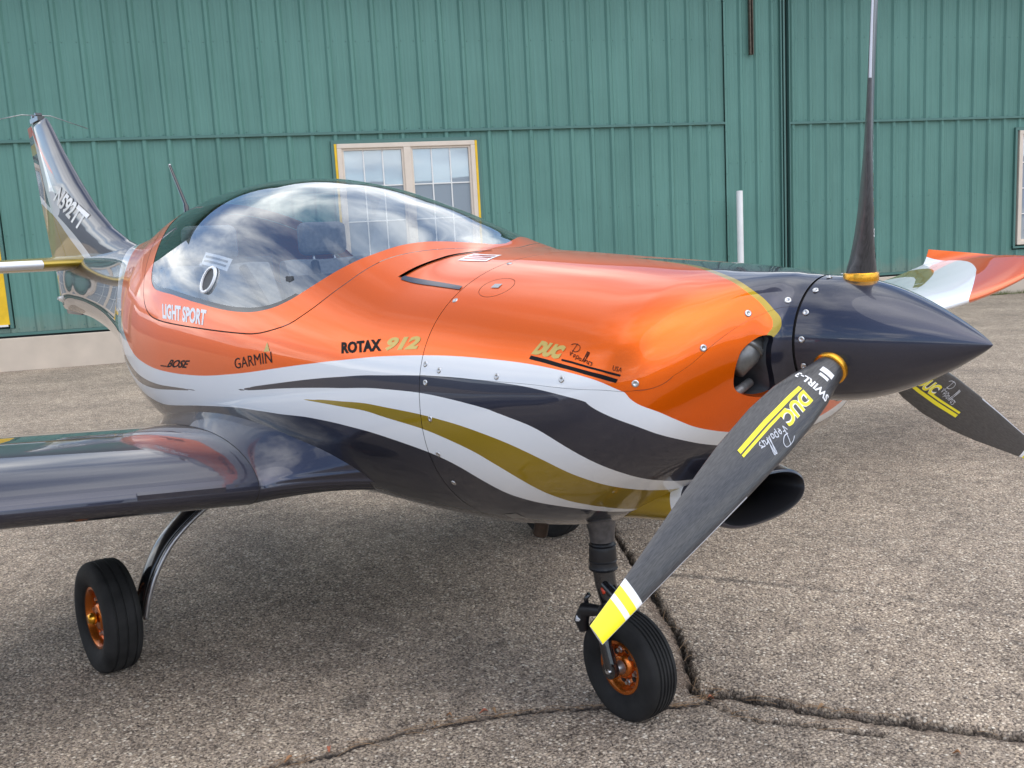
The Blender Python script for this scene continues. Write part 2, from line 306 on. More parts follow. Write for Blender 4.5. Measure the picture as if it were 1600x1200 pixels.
def build_ground():
    xs=grow(-1.65,1.0,.0055,9000); ys=grow(-1.0,1.45,.0055,9000); X,Y=np.meshgrid(xs,ys,indexing='ij'); P=np.stack([X.ravel(),Y.ravel()],1)
    Z=np.zeros(len(P)); stain=np.zeros(len(P)); crack_dark=np.zeros(len(P)); soil=np.zeros(len(P)); near=(P[:,0]>-1.7)&(P[:,0]<1.05)&(P[:,1]>-1.05)&(P[:,1]<1.5); Q=P[near]
    g=np.random.default_rng(4); jit=g.normal(0,.0025,len(Q))+.006*np.sin(Q[:,0]*140+3*np.sin(Q[:,1]*90))*np.sin(Q[:,1]*170+2*np.sin(Q[:,0]*60)); z=g.normal(0,.0007,len(Q)); st=np.zeros(len(Q)); di=np.zeros(len(Q))
    for poly,w0,w1,dep in ((CRACK_A,.007,.014,.034),(CRACK_B,.004,.008,.008),(CRACK_C,.005,.011,.016)):
        d,s=polyd(Q,poly); L=s.max(); w=w0+(w1-w0)*(.5+.5*np.sin(s*9)*np.sin(s*23+1)); w=w*np.clip(s/.15,.25,1)*(1.45 if poly is CRACK_A else 1)**((Q[:,0]>.03)*1.)
        k=1/(1+np.exp(((d+jit)-w)/.0028)); z-=dep*k; di=np.maximum(di,np.clip(k*1.15,0,1)); di=np.maximum(di,.14*np.exp(-(d/(w*2.4))**2)*(g.random(len(Q))>.35)); z-=.004*np.exp(-(d/.05)**2)
    # soil and needles lie along the near side of the wide crack, which has sunk a little
    d,s=polyd(Q,CRACK_A); sd=side_of(Q,CRACK_A); lo=(sd<0)&(Q[:,0]>-.6); wv=.5+.5*np.sin(s*7+1)*np.sin(s*17); so=np.where(lo,np.exp(-((d-.018)/(.012+.026*wv))**2)*(.35+.65*g.random(len(Q))),0); z-=np.where(lo,.007*np.exp(-(d/.05)**2),0)
    d,s=polyd(Q,CRACK_B); so=np.maximum(so,.8*np.exp(-(d/(.009+.006*np.sin(s*11)**2))**2)*(.3+.7*g.random(len(Q))))
    soil[near]=np.clip(so,0,1)
    d,s=polyd(Q,MARK); st=np.maximum(st,1.0*np.exp(-(d/.020)**2)*(g.random(len(Q))*.6+.4)*np.clip(.75+.3*np.sin(s*4+1),.5,1))
    for _ in range(46):
        cx,cy,rr=g.uniform(-1.6,1.0),g.uniform(-1.0,1.4),abs(g.normal(0,.022))+.006; dd=np.hypot(Q[:,0]-cx,(Q[:,1]-cy)*g.uniform(.7,1.4)); st=np.maximum(st,g.uniform(.15,.55)*np.exp(-(dd/rr)**4))
    Z[near]=z; stain[near]=st; crack_dark[near]=di
    nx,ny=len(xs),len(ys); idx=np.arange(nx*ny).reshape(nx,ny); F=np.stack([idx[:-1,:-1],idx[1:,:-1],idx[1:,1:],idx[:-1,1:]],-1).reshape(-1,4)
    me=bpy.data.meshes.new('ground'); V=np.stack([P[:,0],P[:,1],Z],1); me.vertices.add(len(V)); me.vertices.foreach_set('co',V.ravel().astype(np.float32))
    me.loops.add(F.size); me.loops.foreach_set('vertex_index',F.ravel().astype(np.int32)); me.polygons.add(len(F)); me.polygons.foreach_set('loop_start',np.arange(0,F.size,4,dtype=np.int32)); me.polygons.foreach_set('loop_total',np.full(len(F),4,dtype=np.int32)); me.update(calc_edges=True)
    for n,a in (('stain',stain),('crack_dark',crack_dark),('soil',soil)):
        q=me.attributes.new(n,'FLOAT','POINT'); q.data.foreach_set('value',a.astype(np.float32))
    me.materials.append(MATS['asphalt']); link(bpy.data.objects.new('ground',me),kind='structure',label='weathered grey brown asphalt apron with open cracks')
build_ground()
def build_hills():
    m=vary(pm('hazy_hill_scrub',(.085,.105,.125),.95),.004,.3,6)  # blue of distance haze is mixed into the hill colour itself
    g=np.random.default_rng(11); n=180; ph=g.random(12)*6.28; a=np.linspace(0,2*math.pi,n,endpoint=False); h=sum(math.cos(0)*np.sin(a*k+ph[k])*(1/(k**.8)) for k in range(1,12)); h=(h-h.min())/(h.max()-h.min())
    v=[];f=[]
    rr=[1900,2400,2900,3500,4200,5200]; hh=[0,.25,.5,.8,1,.9]
    for j,(r,q) in enumerate(zip(rr,hh)):
        for i in range(n): v.append((math.cos(a[i])*r*(1+.05*math.sin(3*a[i]+j)),math.sin(a[i])*r*(1+.05*math.sin(3*a[i]+j)),-3+q*(150+240*h[(i+3*j)%n])+g.normal(0,6)*(j>0)))
    for j in range(5):
        for i in range(n): f.append((j*n+i,j*n+(i+1)%n,(j+1)*n+(i+1)%n,(j+1)*n+i))
    mesh('hills',v,f,'hazy_hill_scrub',kind='structure',label='low blue grey hills along the horizon')
build_hills()
# ------------------------------------------------------------------ hangar (local x along the wall, -y towards the aircraft)
pm('green_sheet',(.105,.255,.215),.5,0,0,.3,spec=.3)
def green_sheet():
    m=MATS['green_sheet']; N,L,b=nodes(m); tc=N('ShaderNodeTexCoord'); mp=N('ShaderNodeMapping'); mp.inputs['Scale'].default_value=(9,9,.25); L(tc.outputs['Object'],mp.inputs[0])
    n=N('ShaderNodeTexNoise'); n.inputs['Scale'].default_value=3; n.inputs['Detail'].default_value=6; L(mp.outputs[0],n.inputs['Vector'])
    r=N('ShaderNodeValToRGB'); e=r.color_ramp.elements; e[0].position=.28; e[0].color=(.100,.220,.184,1); e[1].position=.74; e[1].color=(.120,.262,.220,1); L(n.outputs['Fac'],r.inputs[0])
    n2=N('ShaderNodeTexNoise'); n2.inputs['Scale'].default_value=.9; n2.inputs['Detail'].default_value=4; L(tc.outputs['Object'],n2.inputs['Vector'])
    r2=N('ShaderNodeValToRGB'); e=r2.color_ramp.elements; e[0].position=.3; e[0].color=(.9,.92,.92,1); e[1].position=.7; e[1].color=(1.06,1.05,1.05,1); L(n2.outputs['Fac'],r2.inputs[0])
    mu=N('ShaderNodeMixRGB'); mu.blend_type='MULTIPLY'; mu.inputs[0].default_value=1; L(r.outputs[0],mu.inputs[1]); L(r2.outputs[0],mu.inputs[2])
    oi=N('ShaderNodeObjectInfo'); mr=N('ShaderNodeMapRange'); mr.inputs['To Min'].default_value=.93; mr.inputs['To Max'].default_value=1.05; L(oi.outputs['Random'],mr.inputs['Value']); hs=N('ShaderNodeHueSaturation'); L(mr.outputs[0],hs.inputs['Value']); L(mu.outputs[0],hs.inputs['Color'])
    sx=N('ShaderNodeSeparateXYZ'); L(tc.outputs['Object'],sx.inputs[0]); dn=N('ShaderNodeTexNoise'); dn.inputs['Scale'].default_value=4; dn.inputs['Detail'].default_value=8; L(tc.outputs['Object'],dn.inputs['Vector'])
    da=N('ShaderNodeMath'); da.operation='MULTIPLY_ADD'; da.inputs[1].default_value=.55; L(dn.outputs['Fac'],da.inputs[0]); da.inputs[2].default_value=.42; dm=N('ShaderNodeMapRange'); L(sx.outputs['Z'],dm.inputs['Value']); L(da.outputs[0],dm.inputs['From Max']); dm.inputs['From Min'].default_value=.45; dm.inputs['To Min'].default_value=.55; dm.inputs['To Max'].default_value=0
    dx_=N('ShaderNodeMixRGB'); L(dm.outputs[0],dx_.inputs[0]); L(hs.outputs[0],dx_.inputs[1]); dx_.inputs[2].default_value=(.24,.23,.18,1); L(dx_.outputs[0],b.inputs['Base Color'])
    # oil-canning: faint waviness of the flats
    n3=N('ShaderNodeTexNoise'); n3.inputs['Scale'].default_value=5; n3.inputs['Detail'].default_value=2; L(tc.outputs['Object'],n3.inputs['Vector']); bp=N('ShaderNodeBump'); bp.inputs['Strength'].default_value=.35; bp.inputs['Distance'].default_value=.01; L(n3.outputs['Fac'],bp.inputs['Height']); L(bp.outputs[0],b.inputs['Normal'])
green_sheet()
pm('green_trim',(.075,.175,.150),.45)
pm('dark_gap',(.010,.014,.014),.8)
vary(pm('concrete_stem',(.58,.49,.39),.9),3,.10,6,.3,60)
vary(pm('tan_vinyl',(.70,.60,.49),.5),8,.05)
vary(pm('yellow_trim',(.80,.50,.012),.5),10,.12)
pm('window_glass',(.42,.48,.52),.015,.42)
pm('white_muntin',(.78,.77,.73),.5)
vary(pm('rust_channel',(.12,.10,.075),.6,.5),20,.4)
HANG=empty('hangar',(-11.8458,.8288,0),label='long green ribbed metal hangar with tan framed windows behind the aircraft',cat='hangar')
HANG.rotation_euler=(0,0,math.atan2(.8981,.4397))
def panel_profile(c0,n,sp,s0,s1):
    """ribbed sheet outline (s,y) for ribs centred at c0+k*sp, cut to s0..s1"""
    pts=[]
    for k in range(n):
        c=c0+k*sp
        pts+=[(c-.046,0),(c-.018,-.031),(c+.018,-.031),(c+.046,0)]
        for q in (.105,.165,.2): pass
        for q in (c+sp*.36,c+sp*.64): pts+=[(q-.014,0),(q-.006,-.0022),(q+.006,-.0022),(q+.014,0)]
    P=[(c0-.046-.0001,0)]+pts+[(c0+n*sp-.047,0)]
    P=np.array(P); ys=lambda s: np.interp(s,P[:,0],P[:,1]); keep=[tuple(p) for p in P if s0+1e-4<p[0]<s1-1e-4]
    return [(s0,float(ys(s0)))]+keep+[(s1,float(ys(s1)))]
def wall_panel(c0,n,sp,s0,s1,z0,z1,name='wall_panel'):
    if s1-s0<.01 or z1-z0<.01: return
    pr=panel_profile(c0,n,sp,s0,s1); v=[];f=[]
    for (s,y) in pr: v+=[(s,y,z0),(s,y,z1)]
    for i in range(len(pr)-1): f.append((2*i,2*i+2,2*i+3,2*i+1))
    mesh(name,v,f,'green_sheet',HANG,False)
OPEN=[(4.44,6.51,1.05,2.79),(-1.6,.26,.545,2.72),(15.44,17.3,.72,2.70)]
SCREWS=MB()
def screw(s,z,y=0):
    r=.0085; v=[(s+r*math.cos(k*1.0472),y-.0005,z+r*math.sin(k*1.0472)) for k in range(6)]+[(s+r*.6*math.cos(k*1.0472),y-.006,z+r*.6*math.sin(k*1.0472)) for k in range(6)]
    SCREWS.add(v,[(k,(k+1)%6,6+(k+1)%6,6+k) for k in range(6)]+[tuple(range(6,12))])
def wall_zone(rib0,sp,sa,sb,bands,rows):
    k0=math.floor((sa-rib0)/sp); k=k0-(k0%3)
    while rib0+k*sp-.046<sb:
        c=rib0+k*sp; a=max(sa,c-.046); b=min(sb,c+3*sp-.046)
        if b>a+.01:
            for (z0,z1) in bands:
                todo=[(a,b,z0,z1)]
                for (o0,o1,p0,p1) in OPEN:
                    nt=[]
                    for (x0,x1,q0,q1) in todo:
                        if x1<=o0 or x0>=o1 or q1<=p0 or q0>=p1: nt.append((x0,x1,q0,q1)); continue
                        if x0<o0: nt.append((x0,o0,q0,q1))
                        if x1>o1: nt.append((o1,x1,q0,q1))
                        m0,m1=max(x0,o0),min(x1,o1)
                        if q0<p0: nt.append((m0,m1,q0,p0))
                        if q1>p1: nt.append((m0,m1,p1,q1))
                    todo=nt
                for t in todo: wall_panel(c,3,sp,*t)
            for r in range(3):
                cc=c+r*sp
                for z in rows:
                    for off in (-.066,.066):
                        s=cc+off
                        if a<s<b and not any(o0<s<o1 and p0<z<p1 for o0,o1,p0,p1 in OPEN): screw(s,z+rng.normal(0,.004))
                if r==0:
                    z=.9
                    while z<5.1:
                        if a<cc<b and not any(o0<cc<o1 and p0<z<p1 for o0,o1,p0,p1 in OPEN): screw(cc,z,-.031)
                        z+=.62
        k+=3
wall_zone(.842-.3062*21,.3062,-1.95,10.28,[(.49,2.868),(2.89,5.25)],[.535,1.725,2.925,4.09,5.15])
wall_zone(10.30,.262,10.285,11.215,[(.49,5.25)],[.535,2.30,3.885,5.0])
wall_zone(11.424-.2925*0,.2925,11.35,23,[(.49,2.842),(2.865,5.25)],[.535,1.68,2.90,4.11,5.15])
SCREWS.build('panel_screws','green_trim',HANG,False,kind='stuff')
for (a,b,z) in ((-1.95,10.28,2.868),(11.35,23,2.842)):
    MB().box((a,-.048,z),(b,.01,z+.022)).box((a,-.040,z+.022),(b,-.034,z+.034)).build('seam_flashing','green_trim',HANG,False)
MB().box((-1.95,-.046,.452),(11.215,.01,.488)).build('base_trim','green_trim',HANG,False)
MB().box((11.35,-.046,.452),(23,.01,.488)).build('base_trim','green_trim',HANG,False)
MB().box((-2.0,-.012,.425),(23.1,.10,.452)).build('base_gap','dark_gap',HANG,False)
bevel(MB().box((-2.0,-.05,-.2),(23.1,.12,.425)).build('concrete_stem_wall','concrete_stem',HANG,False),.012)
MB().box((11.215,.03,.0),(11.35,.10,5.25)).build('door_gap','dark_gap',HANG,False)
MB().box((11.205,-.05,.46),(11.225,.03,5.25)).build('door_edge','green_trim',HANG,False)
MB().box((11.262,-.03,.46),(11.290,.02,5.25)).build('door_edge','green_trim',HANG,False)
MB().box((11.340,-.055,.46),(11.356,.03,5.25)).build('door_edge','green_trim',HANG,False)
MB().box((10.685,-.09,3.86),(10.70,-.035,5.25)).box((10.70,-.05,3.86),(10.73,-.035,5.25)).box((10.73,-.09,3.86),(10.742,-.035,5.25)).build('door_guide_channel','rust_channel',HANG,False)
MB().box((-1.98,.13,-.2),(23.05,.2,5.25)).box((-1.98,.2,-.2),(-1.9,16,5.25)).box((22.95,.2,-.2),(23.05,16,5.25)).box((-1.98,15.9,-.2),(23.05,16,5.25)).build('inner_wall','green_trim',HANG,False)
MB().add([(-2.3,-.5,5.2),(23.4,-.5,5.2),(23.4,8,6.6),(-2.3,8,6.6),(23.4,16.4,5.2),(-2.3,16.4,5.2)],[(0,1,2,3),(3,2,4,5)]).build('roof','green_trim',HANG,False)
def hangar_window(s0,s1,z0,z1,sashes,cols,rows,trim_l=True,trim_r=True):
    fr=MB(); fw=.062
    fr.box((s0,-.055,z1-fw),(s1,.06,z1)).box((s0,-.055,z0),(s1,.06,z0+fw)).box((s0,-.0545,z0+fw),(s0+fw,.06,z1-fw)).box((s1-fw,-.0545,z0+fw),(s1,.06,z1-fw))
    ws=(s1-s0-2*fw)/sashes
    for k in range(1,sashes): c=s0+fw+k*ws; fr.box((c-.05,-.053,z0+fw),(c+.05,.06,z1-fw))
    w=fr.build('window_frame','tan_vinyl',HANG,False); bevel(w,.006)
    bw=.028
    gr=MB(); gr.box((s0-.075,-.045,z1+.002),(s1+.075,.02,z1+.05)).box((s0-.075,-.045,z0-.04),(s0-.035,.02,z1)).box((s1+.035,-.045,z0-.04),(s1+.075,.02,z1)).box((s0-.075,-.05,z0-.055),(s1+.075,.02,z0-.02)); gr.build('window_surround','green_trim',w,False)
    if trim_l: MB().box((s0-.033,-.05,z0),(s0-.002,.02,z1)).build('yellow_edge','yellow_trim',w,False)
    if trim_r: MB().box((s1+.002,-.05,z0),(s1+.033,.02,z1)).build('yellow_edge','yellow_trim',w,False)
    for k in range(sashes):
        a=s0+fw+k*ws+(.05 if k else .0); b=s0+fw+(k+1)*ws-(.05 if k<sashes-1 else 0)
        ib=MB(); ib.box((a,-.03,z1-fw-bw),(b,.05,z1-fw)).box((a,-.03,z0+fw),(b,.05,z0+fw+bw)).box((a,-.0295,z0+fw+bw),(a+bw,.05,z1-fw-bw)).box((b-bw,-.0295,z0+fw+bw),(b,.05,z1-fw-bw)); ib.build('sash','tan_vinyl',w,False)
        A,B,Z0,Z1=a+bw,b-bw,z0+fw+bw,z1-fw-bw
        for i in range(1,cols): x=A+(B-A)*i/cols; MB().box((x-.008,-.006,Z0),(x+.008,.03,Z1)).build('muntin','white_muntin',w,False)
        for j in range(1,rows): z=Z0+(Z1-Z0)*j/rows; MB().box((A,-.0055,z-.008),(B,.03,z+.008)).build('muntin','white_muntin',w,False)
        for i in range(cols):
            for j in range(rows):
                xa,xb=A+(B-A)*i/cols,A+(B-A)*(i+1)/cols; za,zb=Z0+(Z1-Z0)*j/rows,Z0+(Z1-Z0)*(j+1)/rows
                g=rng.normal(0,.0016,2); o=MB().box((xa-(xa+xb)/2,-.004,za-(za+zb)/2),((xb-xa)/2,.004,(zb-za)/2)).build('window_pane','window_glass',w,False); o.location=((xa+xb)/2,.014,(za+zb)/2); o.rotation_euler=(g[0],0,g[1])
    return w
hangar_window(4.52,6.435,1.12,2.74,2,3,3)
hangar_window(15.50,17.22,.80,2.645,2,3,4,False,False)
w=hangar_window(-1.5,.035,.66,2.63,2,2,4,False,False)
MB().box((.04,-.052,.60),(.205,.02,2.66)).build('yellow_board','yellow_trim',HANG,False); MB().box((-.3,-.06,.575),(.185,.02,.60)).build('white_sill','white_muntin',HANG,False); MB().box((.205,-.045,.55),(.245,.02,2.7)).build('window_surround','green_trim',HANG,False)
# white pipe bollard in front of the hangar wall
vary(pm('white_pipe',(.74,.73,.70),.5),6,.08)
_q=Vector((-11.8458,.8288,0))+10.36*Vector((.4397,.8981,0))+.30*Vector((.8981,-.4397,0))
autosmooth(MB().lathe([(0,.0),(0,.048),(1.86,.048),(1.868,.044),(1.872,.0)],24,'z').build('bollard','white_pipe',label='white pipe post standing in front of the green hangar wall',cat='post')).location=_q
# ------------------------------------------------------------------ fuselage outer surface: x, top, bottom, half width, height of widest point, squareness up/down
# x, ztop, zbot, halfwidth, zwidth, n_up, n_low
ST=np.array([
( 0.600,1.198,0.936,0.131,1.067,2.0,2.0),
( 0.580,1.200,0.932,0.138,1.066,2.0,2.0),
( 0.558,1.202,0.922,0.162,1.064,2.0,2.1),
( 0.535,1.205,0.897,0.216,1.056,2.05,2.4),
( 0.508,1.208,0.865,0.285,1.042,2.1,2.8),
( 0.475,1.211,0.834,0.350,1.022,2.1,3.0),
( 0.430,1.215,0.800,0.405,0.998,2.15,3.0),
( 0.370,1.221,0.755,0.436,0.980,2.2,2.8),
( 0.280,1.228,0.694,0.456,0.960,2.2,2.55),
( 0.150,1.238,0.618,0.468,0.940,2.25,2.3),
( 0.000,1.249,0.565,0.483,0.925,2.3,2.25),
(-0.200,1.265,0.530,0.498,0.915,2.35,2.2),
(-0.400,1.282,0.515,0.515,0.910,2.35,2.2),
(-0.550,1.320,0.510,0.528,0.905,2.3,2.2),
(-0.700,1.374,0.508,0.538,0.905,2.2,2.2),
(-0.900,1.447,0.505,0.550,0.905,2.1,2.3),
(-1.200,1.530,0.500,0.562,0.905,2.0,2.3),
(-1.500,1.574,0.500,0.565,0.905,2.0,2.3),
(-1.800,1.590,0.500,0.560,0.905,2.0,2.3),
(-2.100,1.580,0.508,0.540,0.910,2.0,2.2),
(-2.400,1.545,0.530,0.495,0.930,2.0,2.1),
(-2.700,1.490,0.585,0.420,0.965,2.0,2.0),
(-3.000,1.440,0.665,0.340,1.010,2.0,2.0),
(-3.500,1.395,0.800,0.240,1.080,2.0,2.0),
(-4.000,1.372,0.910,0.170,1.120,2.0,2.0),
(-4.500,1.357,0.975,0.115,1.150,2.0,2.0),
(-5.000,1.347,1.005,0.060,1.170,2.0,2.0),
(-5.150,1.342,1.015,0.030,1.180,2.0,2.0)])
def pchip(xk,yk,x):
    h=np.diff(xk);dl=np.diff(yk)/h;m=np.zeros_like(yk)
    for i in range(1,len(xk)-1):
        if dl[i-1]*dl[i]>0:
            w1=2*h[i]+h[i-1];w2=h[i]+2*h[i-1];m[i]=(w1+w2)/(w1/dl[i-1]+w2/dl[i])
    m[0]=dl[0];m[-1]=dl[-1]
    i=np.clip(np.searchsorted(xk,x)-1,0,len(xk)-2);t=(x-xk[i])/h[i]
    return (2*t**3-3*t**2+1)*yk[i]+(t**3-2*t**2+t)*h[i]*m[i]+(-2*t**3+3*t**2)*yk[i+1]+(t**3-t**2)*h[i]*m[i+1]
def _u(S):
    u=S[:,0].copy()
    for i in range(1,len(S)):
        if S[i,0]>.2: u[i]=u[i-1]+np.hypot(S[i,0]-S[i-1,0],S[i,3]-S[i-1,3])
    return u
_S=ST[::-1];_U=_u(_S)
UMAX=_U[-1]
def params(u): return [pchip(_U,_S[:,k],u) for k in range(7)]
def surf(u,t):
    """t in [0,2]: 0 bottom,.5 right side, 1 top, 1.5 left"""
    u,t=np.broadcast_arrays(np.asarray(u,float),np.asarray(t,float))
    x,zt,zb,w,zw,nu,nl=params(u)
    th=np.pi*(t-.5); c=np.cos(th);s=np.sin(th)
    up=s>=0; n=np.where(up,nu,nl)
    y=-w*np.sign(c)*np.abs(c)**(2/n)
    z=np.where(up,zw+(zt-zw)*np.abs(s)**(2/n),zw-(zw-zb)*np.abs(s)**(2/n))
    return np.stack([x,y,z],-1)
# ------------------------------------------------------------------ aircraft (nose towards +x, origin under the nose wheel)
AIR=empty('light_aircraft',(0,0,0),label='low wing two seat light aircraft in orange, charcoal, white and gold with three blade propeller',cat='aircraft')
def fold(uv):
    t=np.mod(uv[:,1],2); return np.stack([uv[:,0],1-np.abs(t-1)],1)
SCL=(1,1.6)
def region(poly,smooth=6,closed_line=None):
    f=sdf_poly(poly,SCL); return lambda uv:f(fold(uv))
def relax(P):
    P=np.array(P,float); Q=P.copy(); Q[1:-1]=.25*P[:-2]+.5*P[1:-1]+.25*P[2:]; return Q
def cm(P,n=6): return [tuple(p) for p in catmull(P,n)]
def cr_(P,n=6): return cm(.5*relax(P)+.5*np.array(P,float),n)
B1=[(-3.45,1.05),(-3.3,.93),(-3.05,.76),(-2.75,.63),(-2.45,.548),(-2.2172,.514),(-2.031,.5015),(-1.7517,.4973),(-1.4052,.5015),(-1.1362,.5161),(-.9138,.5306),(-.6655,.5535),(-.4585,.5764),(-.3575,.5868),(-.1934,.5972),(-.0329,.6035),(0.1273,0.5972),(0.2575,0.5793),(0.3463,0.5498),(0.4125,0.5053),(0.4743,0.4565),(0.5091,0.3967),(0.5316,0.3417),(0.5622,0.2584),(0.5863,0.1702),(.588,.06),(.59,-.1)]
B2=[(-1.1776,.4869),(-1.0638,.4973),(-.8517,.5119),(-.6655,.5265),(-.4513,.5431),(-.3485,.5473),(-.1808,.5556),(-.0184,.5577),(0.1399,0.5473),(0.2521,0.5269),(0.3463,0.4961),(0.4232,0.4478),(0.4637,0.3858),(0.5102,0.2760),(0.5334,0.1511),(.53,-.1)]
B3=[(-1.1776,.4869),(-.8517,.5036),(-.6655,.5119),(-.4513,.5202),(-.3467,.5223),(-.179,.5223),(-.0166,.5098),(.1024,.4932),(0.2098,0.4628),(0.2954,0.3979),(0.3513,0.3072),(0.3705,0.1898),(0.3703,0.1373),(.355,-.1)]
B4=[(-.7431,.4911),(-.6138,.4973),(-.4549,.4994),(-.3503,.4953),(-.1826,.489),(-.022,.4724),(.0916,.4453),(0.1872,0.3983),(0.2385,0.3525),(0.2800,0.3021),(0.3184,0.2127),(0.3271,0.1228),(.316,-.1)]
B5=[(-.7431,.4911),(-.4567,.489),(-.3557,.4775),(-.1772,.462),(-.0383,.4308),(.0303,.3995),(.0862,.3579),(0.1273,0.3080),(0.1645,0.2605),(0.1958,0.2135),(0.2116,0.1702),(.215,-.1)]
B6=[(-3.66,1.05),(-3.5,.93),(-3.22,.74),(-2.92,.595),(-2.62,.485),(-2.34,.405),(-2.01,.389),(-1.4569,.4349),(-1.1724,.4516),(-1.0172,.4536),(-.8776,.4557),(-.6862,.4557),(-.531,.4536),(-.3719,.4391),(-.1988,.4162),(-.1068,.3912),(-.0419,.3558),(.0122,.3163),(.0663,.2851),(0.1403,0.2372),(0.1739,0.1939),(.20,.10),(.21,-.1)]
B2L=[(-1.4,.4745),(-1.6328,.4682),(-1.8862,.462),(-2.0776,.4599),(-2.269,.4724),(-2.45,.495),(-2.62,.53)]
B3L=[(-1.4,.4745),(-1.7672,.4557),(-2.0879,.4349),(-2.28,.438),(-2.45,.468),(-2.62,.53)]
GTO=[(.0,1.05),(.03,1.0),(.14,.99),(0.2852,0.9663),(0.4098,0.9156),(0.5476,0.8420),(0.6654,0.7408),(0.7210,0.6472),(0.7323,0.5910),(0.7211,0.5560),(0.7052,0.5098),(0.6950,0.4012),(0.6913,0.3009),(0.7052,0.2451),(0.7150,0.1998),(.712,.1),(.715,-.1)]
GTI=[(.03,1.05),(.06,1.0),(.16,.992),(0.2988,0.9706),(0.4203,0.9235),(0.5594,0.8511),(0.6784,0.7520),(0.7373,0.6521),(0.7485,0.6001),(0.7433,0.5560),(0.7173,0.5098),(0.7052,0.4004),(0.7011,0.3005),(0.7211,0.2447),(0.7271,0.1998),(.72,.1),(.725,-.1)]
GLASS=[(-.468,1.06),(-.468,1.0),(-.480,.985),(-.519,.955),(-.5746,.9135),(-.6138,.8690),(-.6448,.822),(-.681,.7824),(-.7172,.7471),(-.769,.7054),(-.8362,.668),(-.9034,.6452),(-.981,.6304),(-1.0948,.6202),(-1.2862,.617),(-1.5086,.6222),(-1.7207,.6305),(-1.87,.636),(-1.965,.643),(-2.045,.664),(-2.12,.712),(-2.19,.76),(-2.29,.82),(-2.40,.91),(-2.44,1.0),(-2.44,1.06)]
FRAME=[(-.408,1.06),(-.408,1.0),(-.418,.985),(-.452,.955),(-.5,.9094),(-.5517,.8615),(-.5931,.8157),(-.619,.7699),(-.65,.7221),(-.7121,.668),(-.7793,.6326),(-.8414,.6118),(-.9397,.5951),(-1.0276,.5868),(-1.1414,.5837),(-1.3483,.5806),(-1.5862,.5806),(-1.7983,.5837),(-1.95,.593),(-2.05,.615),(-2.135,.6555),(-2.238,.716),(-2.3155,.762),(-2.45,.84),(-2.56,.92),(-2.60,1.0),(-2.60,1.06)]
SPLIT=[(-.25,.5535),(-.0184,.5556),(0.1926,0.5456),(0.3481,0.5227),(0.4125,0.5053),(0.4524,0.4990),(0.5023,0.4985),(0.5529,0.5165),(0.6044,0.5690),(0.6555,0.6222),(0.6964,0.6555),(0.7345,0.6825),(.7547,.6867),(.95,.69)]
INLET=[(0.6416,0.4324),(0.6392,0.3850),(0.6559,0.3325),(0.6838,0.2796),(0.7109,0.2643),(0.7238,0.3392),(0.7267,0.4183),(0.7299,0.4869),(0.7336,0.5306),(0.7275,0.5486),(0.7057,0.5514),(0.6784,0.5265),(0.6565,0.4902)]
us=np.concatenate([np.arange(-5.15,-2.7,.035),np.arange(-2.7,-.25,.0135),np.arange(-.25,UMAX,.0085),[UMAX]]); _t=np.concatenate([np.linspace(0,.41,46)[:-1],np.linspace(.41,.62,60)[:-1],np.linspace(.62,1,44)]); ts=np.concatenate([_t,(2-_t[::-1])[1:]])
FUS=Sheet(us,ts,surf)
white=cr_(B6)+[(1,-.1),(1,1.3),(-3.66,1.3)]
FUS.cut(region(white),0)
FUS.cut(region(cr_(B2)+cr_(B3)[::-1]),1); FUS.cut(region(cr_(B2L)+cr_(B3L)[::-1]),2); FUS.cut(region(cr_(B4)+cr_(B5)[::-1]),3)
FUS.cut(region(cr_(B1)+[(1,-.1),(1,1.3),(-3.45,1.3)]),4)
FUS.cut(region(cr_(GTO)+[(1,-.1),(1,1.3),(0,1.3)]),5); FUS.cut(region(cr_(GTI)+[(1,-.1),(1,1.3),(.03,1.3)]),6)
_fr=region(cm(FRAME)); FUS.cut(lambda q:_fr(q)+.0022,7); FUS.cut(lambda q:_fr(q)-.0012,8)
_gl=region(cm(GLASS)); FUS.cut(_gl,9); FUS.cut(lambda q:_gl(q)-.013,17); FUS.cut(lambda q:.672-fold(q)[:,1],18)
FUS.cut(lambda q:q[:,0]+.2011,10); FUS.cut(lambda q:q[:,0]+.1989,11)
_sp=region(cm(SPLIT)+[(.95,1.3),(-.25,1.3)]); FUS.cut(lambda q:_sp(q)+.0007,12); FUS.cut(lambda q:_sp(q)-.0007,13)
_il=region([tuple(p) for p in catmull(INLET,6,True)]); FUS.cut(_il,14)
def _oil(q):
    p=q.copy(); x,y=(p[:,0]+.094)/.050,((p[:,1]-.789)*1.45)/.050; return 1-np.hypot(x,y)      # only on the starboard side
FUS.cut(lambda q:_oil(q),15); FUS.cut(lambda q:_oil(q)-.035,16)
PAINT=['orange_paint','charcoal_paint','white_paint','gold_paint']
def bit(b,k): return b>>k&1
def livery(b):
    if bit(b,6): return 'charcoal_paint'
    if bit(b,5): return 'gold_paint'
    if bit(b,4): return 'orange_paint'
    if bit(b,3): return 'gold_paint'
    if bit(b,1) or bit(b,2): return 'charcoal_paint'
    return 'white_paint' if bit(b,0) else 'charcoal_paint'
FL=1
def seam_mat(b):
    m=livery(b); return 'seam_orange' if m=='orange_paint' else ('seam_grey' if m=='white_paint' else 'gap_dark')
oilring=lambda b:bit(b,15) and not bit(b,16)
fuselage=FUS.part('fuselage',lambda b:not bit(b,10) and not bit(b,7),livery,PAINT,AIR,FL)
canopy=FUS.part('canopy_frame',lambda b:bit(b,8) and not bit(b,9),lambda b:'orange_paint',['orange_paint'],AIR,FL)
_seal=lambda b:bit(b,9) and not bit(b,17) and bit(b,18)
